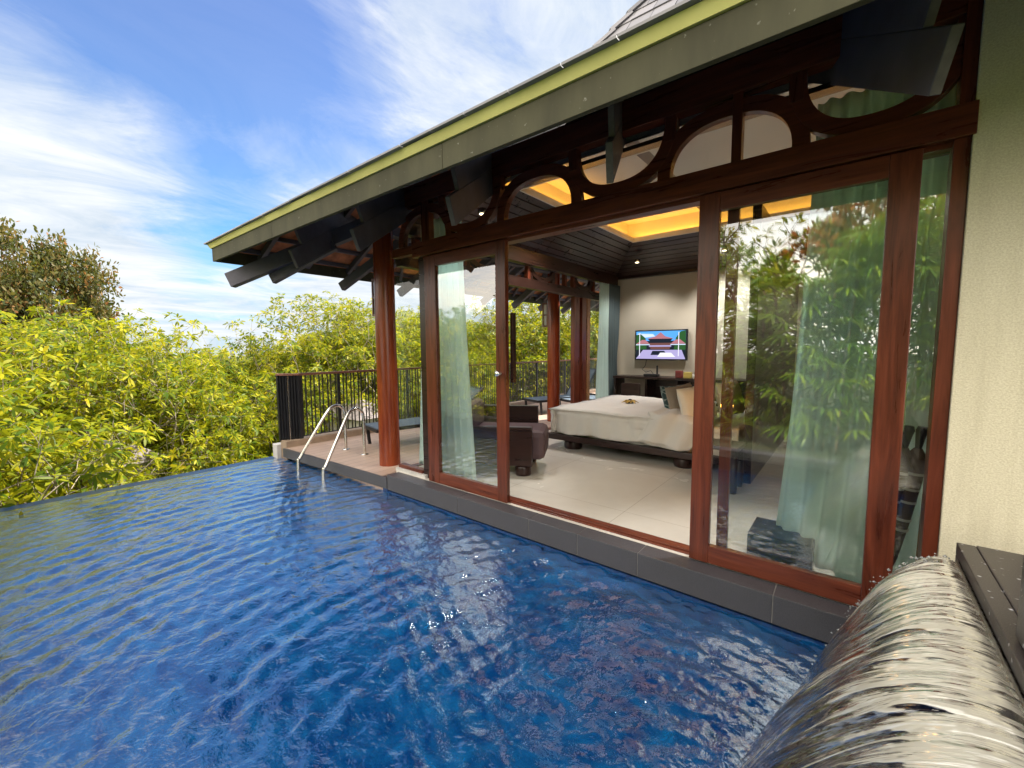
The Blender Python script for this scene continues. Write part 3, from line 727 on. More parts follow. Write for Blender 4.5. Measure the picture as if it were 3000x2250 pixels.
pillow('pillow', PILW, (-1.18, 5.75, .79), (R(-14), 0, R(80)), .60, .44, .18, 'white pillow leaning behind the others at the head of the bed', 'pillows on the bed')
pillow('cushion', PILT, (-1.67, 5.47, .76), (R(-16), R(-6), R(66)), .46, .40, .15, 'taupe cushion leaning between the white pillow and the teal cushion', 'pillows on the bed')
pillow('cushion', TEAL, (-1.80, 5.62, .75), (R(-20), 0, R(70)), .46, .38, .14, 'dark teal patterned cushion leaning on the taupe one', 'pillows on the bed')
# flower-shaped garland on bed
fl = thing('flower_garland', 'small gilded flower garland resting on the white bed cover', 'garland', (-2.62, 6.08, .585))
m = MB()
for k in range(12):
    a = 2*math.pi*k/12; d = Vector((math.cos(a), math.sin(a), 0)); s_ = Vector((-math.sin(a), math.cos(a), 0)); L = .13 if k % 2 else .09
    b = Vector((0, 0, .05)); m.add([b, b+d*L*.5+s_*.03+Vector((0,0,-.005)), b+d*L+Vector((0,0,-.045)), b+d*L*.5-s_*.03+Vector((0,0,-.005))], [(0,1,2,3)], 0)
m.build('petals', GOLD, fl, 0, .004); m = MB(); m.lathe([(.0, .0), (.05, .0), (.045, .03), (.02, .06), (0, .065)], 16); m.build('centre', DARKW, fl)
# nightstand + lamp
ns = thing('bedside_table', 'small dark wood bedside table at the pool side of the bed', 'table', (-1.02, 4.62, 0))
m = MB(); m.box(-.2, .2, -.18, .18, .42, .46); m.build('tabletop', DARKW, ns, .004)
for dx in (-.16, .16):
    for dy in (-.14, .14): m = MB(); m.lathe([(.03, 0), (.035, .05), (.03, .419)], 12, (dx, dy, 0)); m.build('leg', DARKW, ns)
bl = thing('bedside_lamp', 'lit orange bedside lamp glimpsed through the right sliding door', 'lamp', (-.98, 4.66, .46))
m = MB(); m.lathe([(.06, 0), (.06, .015), (.014, .03), (.012, .30)], 16); m.build('lamp_base', DARKW, bl)
m = MB(); m.lathe([(.035, .30), (.05, .31), (.058, .38), (.045, .45), (.025, .47)], 20); m.build('lamp_shade', LAMPE, bl)

# television
tv = thing('television', 'wall-mounted flat television showing a red-roofed pavilion', 'television', (-3.06, YB-.06, 1.47))
m = MB(); m.box(-.53, .53, -.02, .03, -.305, .305); m.build('casing', BLKM, tv, .006)
cols = {'sky': (.10,.38,.85), 'cloud': (.60,.72,.9), 'roof': (.42,.17,.20), 'dark': (.015,.02,.03), 'green': (.03,.10,.03), 'lav': (.40,.36,.62), 'white': (.8,.8,.9), 'wall': (.16,.07,.06)}
cn = list(cols); scm = [m_emit('screen_'+k, v, .40) for k, v in cols.items()]
m = MB(); lay = [0]
def poly(pts, c):
    lay[0] += 1; y = -.0205-.0006*lay[0]; m.add([(x*.50, y, z*.28) for x, z in pts], [tuple(range(len(pts)))], cn.index(c))
poly([(-1,-1), (1,-1), (1,1), (-1,1)], 'dark'); poly([(-1,.3), (1,.3), (1,1), (-1,1)], 'sky'); poly([(-.9,.5), (-.2,.62), (-.3,.8), (-.95,.85)], 'cloud')
poly([(-1,-1), (1,-1), (.85,-.35), (-.7,-.35)], 'lav'); poly([(-1,-.35), (-.55,-.3), (-.6,.5), (-.8,.8), (-1,.75)], 'green'); poly([(.55,-.35), (1,-.35), (1,1), (.8,.95), (.62,.5)], 'green')
poly([(-.5,.15), (.5,.15), (.38,-.3), (-.38,-.3)], 'wall'); poly([(-.55,.45), (.55,.45), (.2,.62), (.02,.92), (-.2,.62)], 'roof'); poly([(-.42,.28), (.42,.28), (.5,.45), (-.5,.45)], 'dark')
poly([(-1,.08), (-.42,.08), (-.6,.38), (-.75,.38)], 'roof'); poly([(.42,.08), (1,.08), (.78,.40), (.62,.38)], 'roof'); poly([(-1,.0), (-.42,.0), (-.42,.06), (-1,.06)], 'cloud'); poly([(.42,.0), (1,.0), (1,.06), (.42,.06)], 'cloud')
poly([(-.45,-.12), (.45,-.12), (.45,-.02), (-.45,-.02)], 'lav'); poly([(-.86,-.8), (-.83,-.8), (-.83,.9), (-.86,.9)], 'white'); poly([(.72,-.8), (.75,-.8), (.75,.9), (.72,.9)], 'white')
poly([(-.38,-.72), (.30,-.72), (.18,-.42), (-.30,-.42)], 'dark'); poly([(-.1,-.85), (.62,-.85), (.45,-.55), (.02,-.55)], 'white')
m.build('screen', scm, tv)
m = MB(); m.tube([(-.28,.0,-.3), (-.30,-.01,-.42), (-.36,-.02,-.5), (-.28,-.02,-.56), (-.18,-.02,-.52), (-.1,-.02,-.62)], .006, 6); m.build('cable', BLKM, tv)
# console
cs = thing('console_desk', 'long dark wood console desk under the television with open cabinet', 'console', (-3.0, 8.3, 0))
m = MB(); m.box(-.87, 1.6, -.22, .28, .80, .845); m.build('desktop', DARKW, cs, .004)
m = MB(); m.box(-.20, 1.6, .24, .28, .12, .799); m.box(-.20, -.16, -.18, .239, .12, .799); m.box(.40, .43, -.18, .239, .12, .799); m.box(1.56, 1.6, -.18, .239, .12, .799); m.box(-.16, 1.56, -.18, .239, .12, .16); m.build('cabinet', DARKW, cs, .003)
m = MB(); m.box(-.87, -.82, -.18, .26, .0, .799); m.build('side_panel', DARKW, cs, .003)
st = thing('desk_chair', 'rounded dark red wooden chair tucked under the console', 'chair', (-3.42, 8.15, 0))
m = MB(); m.box(-.20, .20, -.20, .20, .40, .45); m.build('seat', REDB, st, .02)
m = MB(); m.box(-.20, .20, -.22, -.18, .46, .72); m.build('backrest', DARKW, st, .06)
for dx in (-.17, .17):
    for dy in (-.17, .17): m = MB(); m.box(dx-.02, dx+.02, dy-.02, dy+.02, 0, .399); m.build('leg', DARKW, st)
ob = thing('desk_phone', 'small black phone dock with upright antenna on the console', 'phone', (-3.12, 8.25, .846))
m = MB(); m.box(-.14, .14, -.07, .07, 0, .05); m.build('body', BLKM, ob, .01); m = MB(); m.box(.10, .125, -.02, .02, .051, .22); m.build('handset', BLKM, ob, .004)
tb = tag(MB().box(-2.62, -2.50, 8.12, 8.24, .846, .98).build('tea_tin', REDB, None, .01), 'dark red tea tin on the console left of the yellow carton', 'tin')
yb_ = tag(MB().box(-2.46, -2.33, 8.10, 8.20, .846, .96).build('tea_carton', YELL, None, .005), 'yellow tea carton on the console below the television corner', 'carton')
kt = thing('kettle', 'black electric kettle on the console beside the yellow carton', 'kettle', (-2.22, 8.22, .846))
m = MB(); m.lathe([(.07, 0), (.085, .02), (.075, .12), (.055, .18), (.02, .2), (0, .2)], 24); m.build('body', BLKM, kt); m = MB(); m.tube([(.07,0,.04), (.13,0,.07), (.13,0,.15), (.06,0,.17)], .012, 8); m.build('handle', BLKM, kt)
for i, (x, lb) in enumerate(((-2.26, 'white cup on the console in front of the kettle'), (-2.16, 'white cup on the console hard by the mahogany post'))):
    tag(MB().lathe([(.022, 0), (.034, .02), (.038, .075), (.034, .075), (.03, .02), (0, .015)], 18, (x, 8.10, .846)).build('cup', PAPER), lb, 'cup', 'cups on the console')

# curtains
def curtain(name, label, mat, top, bot, z0, z1, folds, amp, thick=.004, tie=None, nz=40, fx=None):
    """top/bot: ((x,y),(x,y)) left/right ends at head and hem"""
    (tx0, ty0), (tx1, ty1) = top; (bx0, by0), (bx1, by1) = bot; m = MB(); nu = folds*12
    sd = random.random()*9
    def f(u, v):
        t = v**1.5; ax, ay, cx, cy = lerp(tx0, bx0, t), lerp(ty0, by0, t), lerp(tx1, bx1, t), lerp(ty1, by1, t)
        if tie:
            tz, tw = tie; z = lerp(z1, z0, v); k = math.exp(-((z-tz)/.42)**2)*tw; mx, my = (ax+cx)/2, (ay+cy)/2
            ax, ay, cx, cy = lerp(ax, mx, k), lerp(ay, my, k), lerp(cx, mx, k), lerp(cy, my, k)
        nx, ny = -(cy-ay), (cx-ax); L = math.hypot(nx, ny) or 1; nx /= L; ny /= L
        uu = u + .02*mnoise.noise(Vector((u*3+sd, v*1.2, 0)))
        w = math.sin(uu*folds*2*math.pi+1.2*mnoise.noise(Vector((sd, v*1.4, u*2)))) * amp*(.8+.5*mnoise.noise(Vector((u*4, v*2, sd))))
        w += .02*mnoise.noise(Vector((u*2.5, v*2.5, sd)))*v
        return (lerp(ax, cx, u)+nx*w, lerp(ay, cy, u)+ny*w, lerp(z1, z0, v)+.012*math.sin(u*9+sd)*v)
    m.grid(f, nu, nz); o = m.build(name, mat, None, 0, thick); return tag(o, label, 'curtain')
curtain('sheer_curtain', 'pale aqua sheer curtain billowing behind the right sliding door', SHEER, ((-.235, 3.14), (.19, 3.10)), ((-.38, 3.36), (.12, 3.08)), .03, 2.84, 5, .028)
curtain('sheer_curtain', 'narrow pale curtain beside the umbrellas at the stucco wall', SHEER, ((.20, 3.22), (.34, 3.25)), ((.18, 3.20), (.33, 3.30)), .03, 2.84, 2, .02)
curtain('lined_curtain', 'sage striped curtain lining high behind the right transom', STRIPE, ((-.20, 3.36), (.45, 3.34)), ((-.20, 3.36), (.45, 3.34)), 1.2, 2.85, 9, .018)
curtain('sheer_curtain', 'thin aqua curtain gathered at the glass corner by the near column', SHEER, ((-3.93, 3.22), (-3.70, 3.22)), ((-4.12, 3.24), (-3.72, 3.30)), .02, 2.84, 3, .025)
curtain('sheer_curtain', 'aqua sheer panel hanging behind the left sliding door', SHEER, ((-3.70, 3.16), (-3.26, 3.18)), ((-3.70, 3.18), (-3.12, 3.22)), .02, 2.84, 5, .03)
curtain('sheer_curtain', 'white sheer curtain in the far corner beside the slate blue drape', SHEER, ((-4.0, 7.72), (-3.98, 8.05)), ((-3.98, 7.55), (-3.95, 8.05)), .02, 2.72, 4, .03)
curtain('drape', 'slate blue drape tied back at the far corner left of the television wall', DRAPE, ((-3.97, 8.06), (-3.94, 8.50)), ((-3.97, 8.02), (-3.94, 8.5)), .02, 2.72, 5, .03, .005, (1.15, .35))

# umbrellas in a stand by the right jamb
def umbrella(x, y, lx, label, col):
    t = thing('umbrella', label, 'umbrella', (x, y, 0), 0, 'furled umbrellas behind the narrow side glass')
    a = Vector((lx, .02, .18)); b = Vector((0, 0, .93)); m = MB()
    d = (b-a); prof = [(0, .01), (.08, .02), (.35, .034), (.7, .046), (.88, .040), (.93, .018)]
    m.tube([a+d*p for p, r in prof], [r for p, r in prof], 14); cn_ = m.build('canopy', col, t)
    m = MB(); 
    for q_ in (.30, .38, .52, .62, .74): m.tube([a+d*q_, a+d*(q_+.018)], [.040+.02*(q_-.4), .041+.02*(q_-.4)], 14)
    m.build('strap', PAPER, cn_)
    m = MB(); m.tube([b-d*.08, b+Vector((0,0,.02)), b+Vector((.004,0,.05))], [.013, .022, .027], 12); m.tube([b+Vector((.004,0,.045)), b+Vector((.006,0,.07))], [.027, .020], 12); m.build('handle', BLKM, t)
    return t
UMB = m_simple('brown_striped_canopy', (.10,.06,.04), .6, 0, .3, 12)
umbrella(.245, 3.12, -.10, 'furled dark umbrella leaning left of its neighbour beside the jamb', UMB)
umbrella(.300, 3.14, -.08, 'furled dark umbrella nearest the mahogany jamb', UMB)
tag(MB().box(.12, .40, 3.46, 3.50, .0, 1.20).build('partition_panel', WOODM), 'low pale wooden panel behind the umbrellas', 'panel')
bb = thing('floor_trunk', 'low black trunk with a metal latch on the floor behind the right door', 'trunk', (-.30, 3.27, 0))
m = MB(); m.box(-.20, .16, -.17, .17, .0, .20); m.build('body', BLKM, bb, .01); m = MB(); m.box(-.05, .05, -.182, -.171, .11, .15); m.build('latch', CHROM, bb)

# ------------------------------------------------------------------ POOL
FX0, FX1, FYA, FYB = -6.69, .60, -.16, 2.76
struct(MB().box(FX0-.25, 1.2, -.5, 2.76, -1.6, -1.45).build('pool_floor', TILEB))
pw = MB(); pw.box(FX0-.22, FX0, -.5, 3.0, -1.45, -.208); pw.box(FX0, 1.2, -.45, -.16, -1.45, -.19); pw.box(FX0, 1.2, 2.761, 2.80, -1.45, -.19)
pw.box(-3.2, .6, 2.30, 2.758, -1.44, -.62); pw.box(-2.0, .6, 1.85, 2.298, -1.44, -.95)
struct(pw.build('pool_wall', TILEB))
struct(MB().box(FX0-.6, FX0-.22, -3, 3.0, -3.5, -.45).build('overflow_channel', STONE))
struct(MB().box(FX0-.1, 2.2, -.80, -.17, -.30, -.02).build('pool_ledge', STONE, None, .006))
def wave(x, y):
    cx, cy = -.35, 1.45; d = math.hypot(x-cx, y-cy)
    ph = mnoise.noise(Vector((x*.8, y*.8, 0)))*3.2
    m1 = .6+.9*mnoise.noise(Vector((x*1.7, y*1.7, 4))); m2 = .6+.9*mnoise.noise(Vector((x*2.3, y*2.3, 14)))
    ph2 = mnoise.noise(Vector((x*2.1, y*2.1, 30)))*2.6
    a = .0040*math.sin(d*2*math.pi/.20-ph-ph2)*m1
    a += .0019*math.sin((d*.92+x*.22)*2*math.pi/.105+ph*1.7+ph2)*m2
    a += .0020*math.sin((x*.45+y*.9)*2*math.pi/.12+ph*1.3-ph2)*m1
    a += .0050*mnoise.noise(Vector((x*9, y*9, 1.3)))+.0018*mnoise.noise(Vector((x*17, y*17, 8)))+.0060*mnoise.noise(Vector((x*2.4, y*3.2, 7)))
    tb_ = math.exp(-((x+.25)**2+(y-1.9)**2)/1.1)
    a += tb_*.011*mnoise.fractal(Vector((x*8, y*8, 2)), .8, 2., 4)
    ed = min(1., max(0., (x-FX0)/.35)); return -.200+a*(.25+.75*ed) - (.01 if x <= FX0+.001 else 0)
nx, ny = 620, 250
m = MB(); m.grid(lambda u, v: (lerp(FX0-.02, FX1, u), lerp(FYA, FYB, v), wave(lerp(FX0, FX1, u), lerp(FYA, FYB, v))), nx, ny)
wo = struct(m.build('water', POOLW))
att = wo.data.attributes.new('foam', 'FLOAT', 'POINT'); co = np.empty(len(wo.data.vertices)*3, dtype=np.float32); wo.data.vertices.foreach_get('co', co); co = co.reshape(-1, 3)
fo = np.zeros(len(co))
line = np.clip((co[:, 1]-.7)/1.7, 0, 1); lx = -.38+.26*line
fo = np.exp(-((co[:, 0]-lx)/.22)**2)*np.clip((co[:, 1]-.3)/.4, 0, 1)*np.clip((2.62-co[:, 1])/.25, 0, 1)*1.05
att.data.foreach_set('value', fo.astype(np.float32))
# water spilling thinly over the infinity edge
m = MB(); m.grid(lambda u, v: (FX0-.02-.20*min(1, v*2.2), lerp(FYA-.2, 2.66, u), -.209-.004*v-(.5*max(0, v-.45))), 120, 8); struct(m.build('overflow_water', POOLW))

# fountain block, spout channel, falling sheet
ft = thing('fountain_block', 'black speckled granite fountain block with a steel spout channel by the stucco wall', 'fountain', (.42, 2.85, 0))
def FB(x0, x1, y0, y1, z0, z1): return MB().box(x0-.42, x1-.42, y0-2.85, y1-2.85, z0, z1)
FB(.435, 1.1, 1.8, 2.546, -.25, .60).build('block', BGRAN, ft, .004)
FB(.42, 1.1, 2.5, 2.85, .42, .498).build('cap', BGRAN, ft, .003) if False else None
FB(.378, .434, .6, 2.545, .545, .597).build('lip_slab', BGRAN, ft, .003)
FB(.378, .434, 2.475, 2.545, -.25, .544).build('cheek', BGRAN, ft, .003)
FB(.435, 1.1, .6, 1.799, -.25, .60).build('block', BGRAN, ft, .004)
FB(.398, 1.0, .7, 1.80, .603, .844).build('upper_block', BGRAN, ft, .006)
FB(.345, .434, .7, 2.465, .512, .518).build('spout_tray', STEEL, ft)
FB(.366, .372, .7, 2.465, .5185, .548).build('spout_lip', STEEL, ft)
FB(.40, .434, .7, 2.465, .46, .511).build('tray_bracket', STEEL, ft)
def fall(u, v):
    y0 = lerp(.62, 2.455, u); kk = 1.75+2.5*max(0, y0-1.5)**1.6
    if v < .1: t = v/.1; x = lerp(.42, .34, t); z = lerp(.522, .552, t)
    else:
        t = (v-.1)/.9; dx = math.sqrt(.765/kk)*t; x = .34-dx; z = .552+.02*math.sin(t*3)*(1-t)-kk*dx*dx
    s_ = mnoise.noise(Vector((y0*13, v*1.2, 0)))*.009+mnoise.noise(Vector((y0*30, v*1.6, 5)))*.004
    s2 = mnoise.noise(Vector((y0*5, v*3, 9)))*.014
    amp = min(1, v*4); contr = .06*v*max(0, (y0-2.2)/.26)
    return (x-(s_+s2)*amp*.8, y0-contr, z+(s_+s2)*amp*.9)
m = MB(); m.grid(fall, 300, 90, uv=True); wf = tag(m.build('waterfall', FALLW), 'curved sheet of clear falling water pouring from the steel spout into the pool', 'waterfall')
dp = MB()
for i in range(230):
    u = random.uniform(.0, 1.0); v = random.uniform(.1, 1)
    if i < 110: u = .985+random.uniform(-.012, .016); v = .1+.9*random.random()**1.0
    p = Vector(fall(min(u, 1), v)); 
    if i < 110: p += Vector((random.gauss(-.004, .011), random.gauss(.004, .010), random.gauss(.001, .009)))
    else: p = Vector((random.gauss(-.30, .12), random.uniform(.9, 2.4), -.2+abs(random.gauss(0, .035))))
    r = random.choice((.002, .003, .004, .0075)) if i < 110 else random.uniform(.002, .0045)
    vs = [p+Vector(c)*r*random.uniform(.8, 1.4) for c in ((1,0,0), (-1,0,0), (0,1,0), (0,-1,0), (0,0,1), (0,0,-1))]
    dp.add(vs, [(0,2,4), (2,1,4), (1,3,4), (3,0,4), (2,0,5), (1,2,5), (3,1,5), (0,3,5)], 0, True)
do = dp.build('splash_droplets', DROP); do['kind'] = 'stuff'; do['label'] = 'scattered bright droplets thrown off the edge of the waterfall'; do['category'] = 'droplets'

# ------------------------------------------------------------------ GROUND, TREES
g = MB()
def gz(x, y):
    d = math.hypot(x, y); z = -5.2 - .02*max(0, d-14)
    if x > -7.4 and y < 14: z = min(z, -5.2)
    z += 1.2*mnoise.noise(Vector((x*.05, y*.05, 0)))
    if d > 150: z += (d-150)*.006
    return z
def gf(u, v):
    a = lerp(-math.pi, math.pi, u); r = 3*(1.075**(v*100)); return (r*math.cos(a)-3, r*math.sin(a)+3, gz(r*math.cos(a), r*math.sin(a)))
g.grid(gf, 96, 100); struct(g.build('ground', GROUND))
# garden bank behind the pool ledge (mirrored in the glass)
struct(MB().box(-9, 3.5, -9, -.81, -5, -.05).build('garden_bed', GROUND))

def leaf_arrays(P, D, N, L, W, droop):
    """arrays of leaf base points, directions, normals -> verts, faces"""
    S = np.cross(D, N); S /= np.linalg.norm(S, axis=1)[:, None]+1e-9
    n = len(P); V = np.empty((n, 6, 3))
    down = np.array([0, 0, -1.])
    def at(t, s, w): return P + D*(L*t)[:, None] + S*(W*w*s)[:, None] + down*(L*droop*t*t)[:, None]
    one = np.ones(n)
    V[:, 0] = at(0*one, 0, 0); V[:, 1] = at(.38*one, -1, .5); V[:, 2] = at(.38*one, 1, .5); V[:, 3] = at(.75*one, -1, .42); V[:, 4] = at(.75*one, 1, .42); V[:, 5] = at(one, 0, 0)
    b = np.arange(n)*6
    return V.reshape(-1, 3), b
def leaf_mesh(name, V, b, mat, parent):
    me = bpy.data.meshes.new(name); n = len(b)
    me.vertices.add(len(V)); me.vertices.foreach_set('co', V.astype(np.float32).ravel())
    loops = np.concatenate([np.stack([b, b+2, b+1], 1), np.stack([b+1, b+2, b+4, b+3], 1), np.stack([b+3, b+4, b+5], 1)], axis=1).ravel()
    me.loops.add(len(loops)); me.loops.foreach_set('vertex_index', loops.astype(np.int32))
    st = (np.arange(n)[:, None]*10+np.array([0, 3, 7])[None, :]).ravel(); tot = np.tile([3, 4, 3], n)
    me.polygons.add(n*3); me.polygons.foreach_set('loop_start', st.astype(np.int32)); me.polygons.foreach_set('loop_total', tot.astype(np.int32))
    me.polygons.foreach_set('use_smooth', np.ones(n*3, dtype=bool))
    me.materials.append(mat); me.update(calc_edges=True); me.validate()
    o = bpy.data.objects.new(name, me); COL.objects.link(o); o.parent = parent; return o
def grow(seed, levels=7, l0=1.05, fac=.84, trunk=1.5, r0=.13, spread=40, upb=.22, forks=(2, 3), p3=.38):
    rd = random.Random(seed); mb = MB(); tips = []
    def rec(p, d, l, r, lv):
        bend = Vector((rd.gauss(0, .18), rd.gauss(0, .18), rd.gauss(0, .1)+.05))
        mid = p+d*l*.5+bend*l*.25; e = p+d*l+bend*l*.2
        mb.tube([p, mid, e], [r, r*.88, r*.74], 6 if r > .03 else 4, 0, False)
        if lv == 0 or (lv < 3 and rd.random() < .07): tips.append((e, (e-mid).normalized(), 1.)); return
        if lv <= 2: tips.append((e, (e-mid).normalized(), .5))
        k = 3 if rd.random() < p3 else 2; a0 = rd.random()*6.28; o1 = d.orthogonal().normalized(); o2 = d.cross(o1)
        for i in range(k):
            a = a0+i*2*math.pi/k+rd.gauss(0, .3); sp_ = R(spread*rd.uniform(.65, 1.25)); 
            nd = (d*math.cos(sp_)+(o1*math.cos(a)+o2*math.sin(a))*math.sin(sp_)); nd.z += upb; nd.normalize()
            rec(e, nd, l*fac*rd.uniform(.8, 1.15), r*.66, lv-1)
    rec(Vector((0,0,0)), Vector((rd.gauss(0,.06), rd.gauss(0,.06), 1)).normalized(), trunk, r0, levels)
    return mb, tips
def rosettes(tips, nl, L, W, droop, seed, tilt=(.05, 1.1), jit=0.):
    rg = np.random.default_rng(seed); P = []; D = []; N = []; LL = []; WW = []
    for p, d, w in tips:
        k = max(3, int(nl*w)); d = np.array(d); o1 = np.cross(d, [0.3, .2, .9]); o1 /= np.linalg.norm(o1)+1e-9; o2 = np.cross(d, o1)
        for i in range(k):
            a = i*2.399+rg.uniform(0, .5); el = rg.uniform(*tilt)
            s = o1*math.cos(a)+o2*math.sin(a); dd = s*math.cos(el)+d*math.sin(el); dd /= np.linalg.norm(dd)
            nn = d*math.cos(el)-s*math.sin(el)+rg.normal(0, .25, 3); nn -= dd*nn.dot(dd); nn /= np.linalg.norm(nn)
            P.append(np.array(p)+dd*.02-d*rg.uniform(0, .12)*L/.25+rg.normal(0, jit, 3)); D.append(dd); N.append(nn); q_ = rg.uniform(.7, 1.15); LL.append(L*q_); WW.append(W*q_)
    return leaf_arrays(np.array(P), np.array(D), np.array(N), np.array(LL), np.array(WW), droop)
def make_tree(name, label, seed, leafmat, bark, nl=12, L=.26, W=.075, droop=.28, jit=0., tilt=(.05, 1.1), **kw):
    t = thing(name, label, 'tree', (0,0,0)); mb, tips = grow(seed, **kw)
    mb.build('trunk', bark, t); V, b = rosettes(tips, nl, L, W, droop, seed, tilt, jit); leaf_mesh('crown', V, b, leafmat, t)
    t['top'] = float(V[:, 2].max()); return t
G = -5.4
protos = [make_tree('frangipani_tree', 'x', 11+i*7, LEAFA, BARK, 12, .145, .040, .30, levels=9, l0=.93, fac=.83, tilt=(-.25, .95)) for i in range(4)]
tops = [p['top'] for p in protos]
rc = Matrix(((.777, .630, -.007), (-.049, .071, .996), (-.628, .774, -.086)))
def az(dx):   # horizontal direction of a column of the photograph (0..2212)
    d = rc.transposed() @ Vector(((dx*1.3562-1500)/1235.2, 0, 1)); d = Vector((d.x, d.y)); return d.normalized()
TREES = [ # column, distance, top z, label
 (35, 10.5, 2.15, 'broad yellow-green frangipani at the left edge of the photo under the bronze tree'),
 (190, 11.5, 1.55, 'frangipani with a pale forked trunk showing beyond the left end of the pool edge'),
 (300, 13.5, 1.5, 'frangipani crown rising right of the bronze-leaved tree'),
 (405, 11.0, .85, 'bushy frangipani over the middle of the infinity edge'),
 (500, 15.5, 1.25, 'frangipani making the low dip of the tree line left of the eave corner'),
 (590, 11.5, .9, 'frangipani just left of the railing end'),
 (690, 13.0, 3.1, 'tall open frangipani standing clear of the tree line left of the near column'),
 (780, 11.5, 1.7, 'frangipani directly behind the ladder handrails'),
 (850, 14.5, 3.0, 'sparse frangipani with bare twigs behind the near log column'),
 (930, 12.5, 2.1, 'frangipani behind the frameless glass corner'),
 (1010, 15.0, 2.3, 'frangipani seen through the left sliding door glass'),
 (1130, 12.8, 2.9, 'dense green frangipani filling the opening left of the far column'),
 (1215, 13.5, 3.2, 'frangipani seen between the far column and the side door posts'),
 (1285, 14.5, 3.2, 'frangipani behind the white corner curtain'),
 (110, 18.0, 2.2, 'more distant frangipani behind the left-hand crowns'),
 (450, 22.0, 1.5, 'distant frangipani on the skyline between the two tall trees'),
 (620, 21.0, 1.5, 'distant frangipani on the skyline above the railing end'),
 (250, 8.9, .15, 'low frangipani crown right against the infinity edge, left of centre'),
 (95, 9.4, .35, 'low frangipani crown against the left end of the infinity edge'),
 (470, 9.0, .05, 'low frangipani crown right against the infinity edge near the curb'),
 (640, 9.8, .25, 'low frangipani crown just outside the curb end'),
 (1070, 10.8, 1.3, 'low frangipani crown outside the deck railing beyond the room'),
 (860, 9.8, .45, 'low frangipani crown outside the railing behind the lounger'),
]
for i, (cx, d, tz, lb) in enumerate(TREES):
    k = i % 4; a = az(cx); q_ = 1.38 if d < 16 else 1.15; tz = 1.44+(tz-1.44)*q_; d *= q_; x, y = a.x*d, a.y*d
    s_ = (tz-G)/tops[k]
    if i == 0: pass
    if i < 4: r = protos[k]; r.location = (x, y, G); r.rotation_euler = (0, 0, i*1.7); r.scale = (s_*1.02,)*3; r['label'] = lb; r['group'] = 'frangipani trees on the slope'
    else: dup(protos[k], (x, y, G), i*1.37, lb, (s_*1.02, s_*1.02, s_), 'frangipani trees on the slope')
for i, (x, y, tz, lb) in enumerate(((-9.5, -3.6, 2.6, 'frangipani outside the frame, mirrored at the right of the left sliding door'), (-12.5, -7.5, 3.4, 'frangipani outside the frame, mirrored in the middle of the left sliding door'),
        (-16., -4.5, 3.0, 'frangipani outside the frame, mirrored in the glass corner by the near column'), (-19., -11., 4.0, 'distant frangipani outside the frame, mirrored high in the left sliding door'), (-9., -9.5, 3.4, 'frangipani outside the frame, mirrored between the garden trees'))):
    s_ = (tz-G)/tops[i % 4]; dup(protos[i % 4], (x, y, G), i*2.1+.4, lb, s_, 'frangipani trees on the slope')
bz = make_tree('bronze_tree', 'tall dark tree with bronze-red young leaves at the left edge of the photo', 91, LEAFR, BARKD, 38, .17, .075, .1, .17, (.0, 1.4), levels=8, l0=1.0, trunk=2.4, r0=.2, fac=.80, spread=34, upb=.12, p3=.45)
a = az(-75); s_ = (6.5-G)/bz['top']; bz.location = (a.x*22, a.y*22, G); bz.scale = (s_*.60, s_*.60, s_)
# neighbouring pavilions half hidden among the crowns
def hut(name, label, cx, d, z, w, rz):
    a = az(cx); t = thing(name, label, 'pavilion', (a.x*d, a.y*d, z), rz)
    m = MB(); m.add([(-w,-w*.7,0), (w,-w*.7,0), (w,w*.7,0), (-w,w*.7,0), (-w*.3,0,w*.5), (w*.3,0,w*.5)], [(0,1,5,4), (1,2,5), (2,3,4,5), (3,0,4), (3,2,1,0)]); m.build('roof', GREYW, t, 0)
    m = MB(); m.box(-w*.8, w*.8, -w*.5, w*.5, -2.4, -.02); m.build('wall', PALE, t)
hut('garden_pavilion', 'grey shingled pavilion roof half hidden in the trees at left', 232, 12.6, -.95, .9, .3)
hut('garden_pavilion', 'low pale pavilion glimpsed under the left trees just beyond the pool edge', 185, 11.2, -1.95, 1.3, .5)
hut('garden_pavilion', 'grey pavilion roof glimpsed through the deck railing', 770, 13.5, -.55, 1.0, .1)

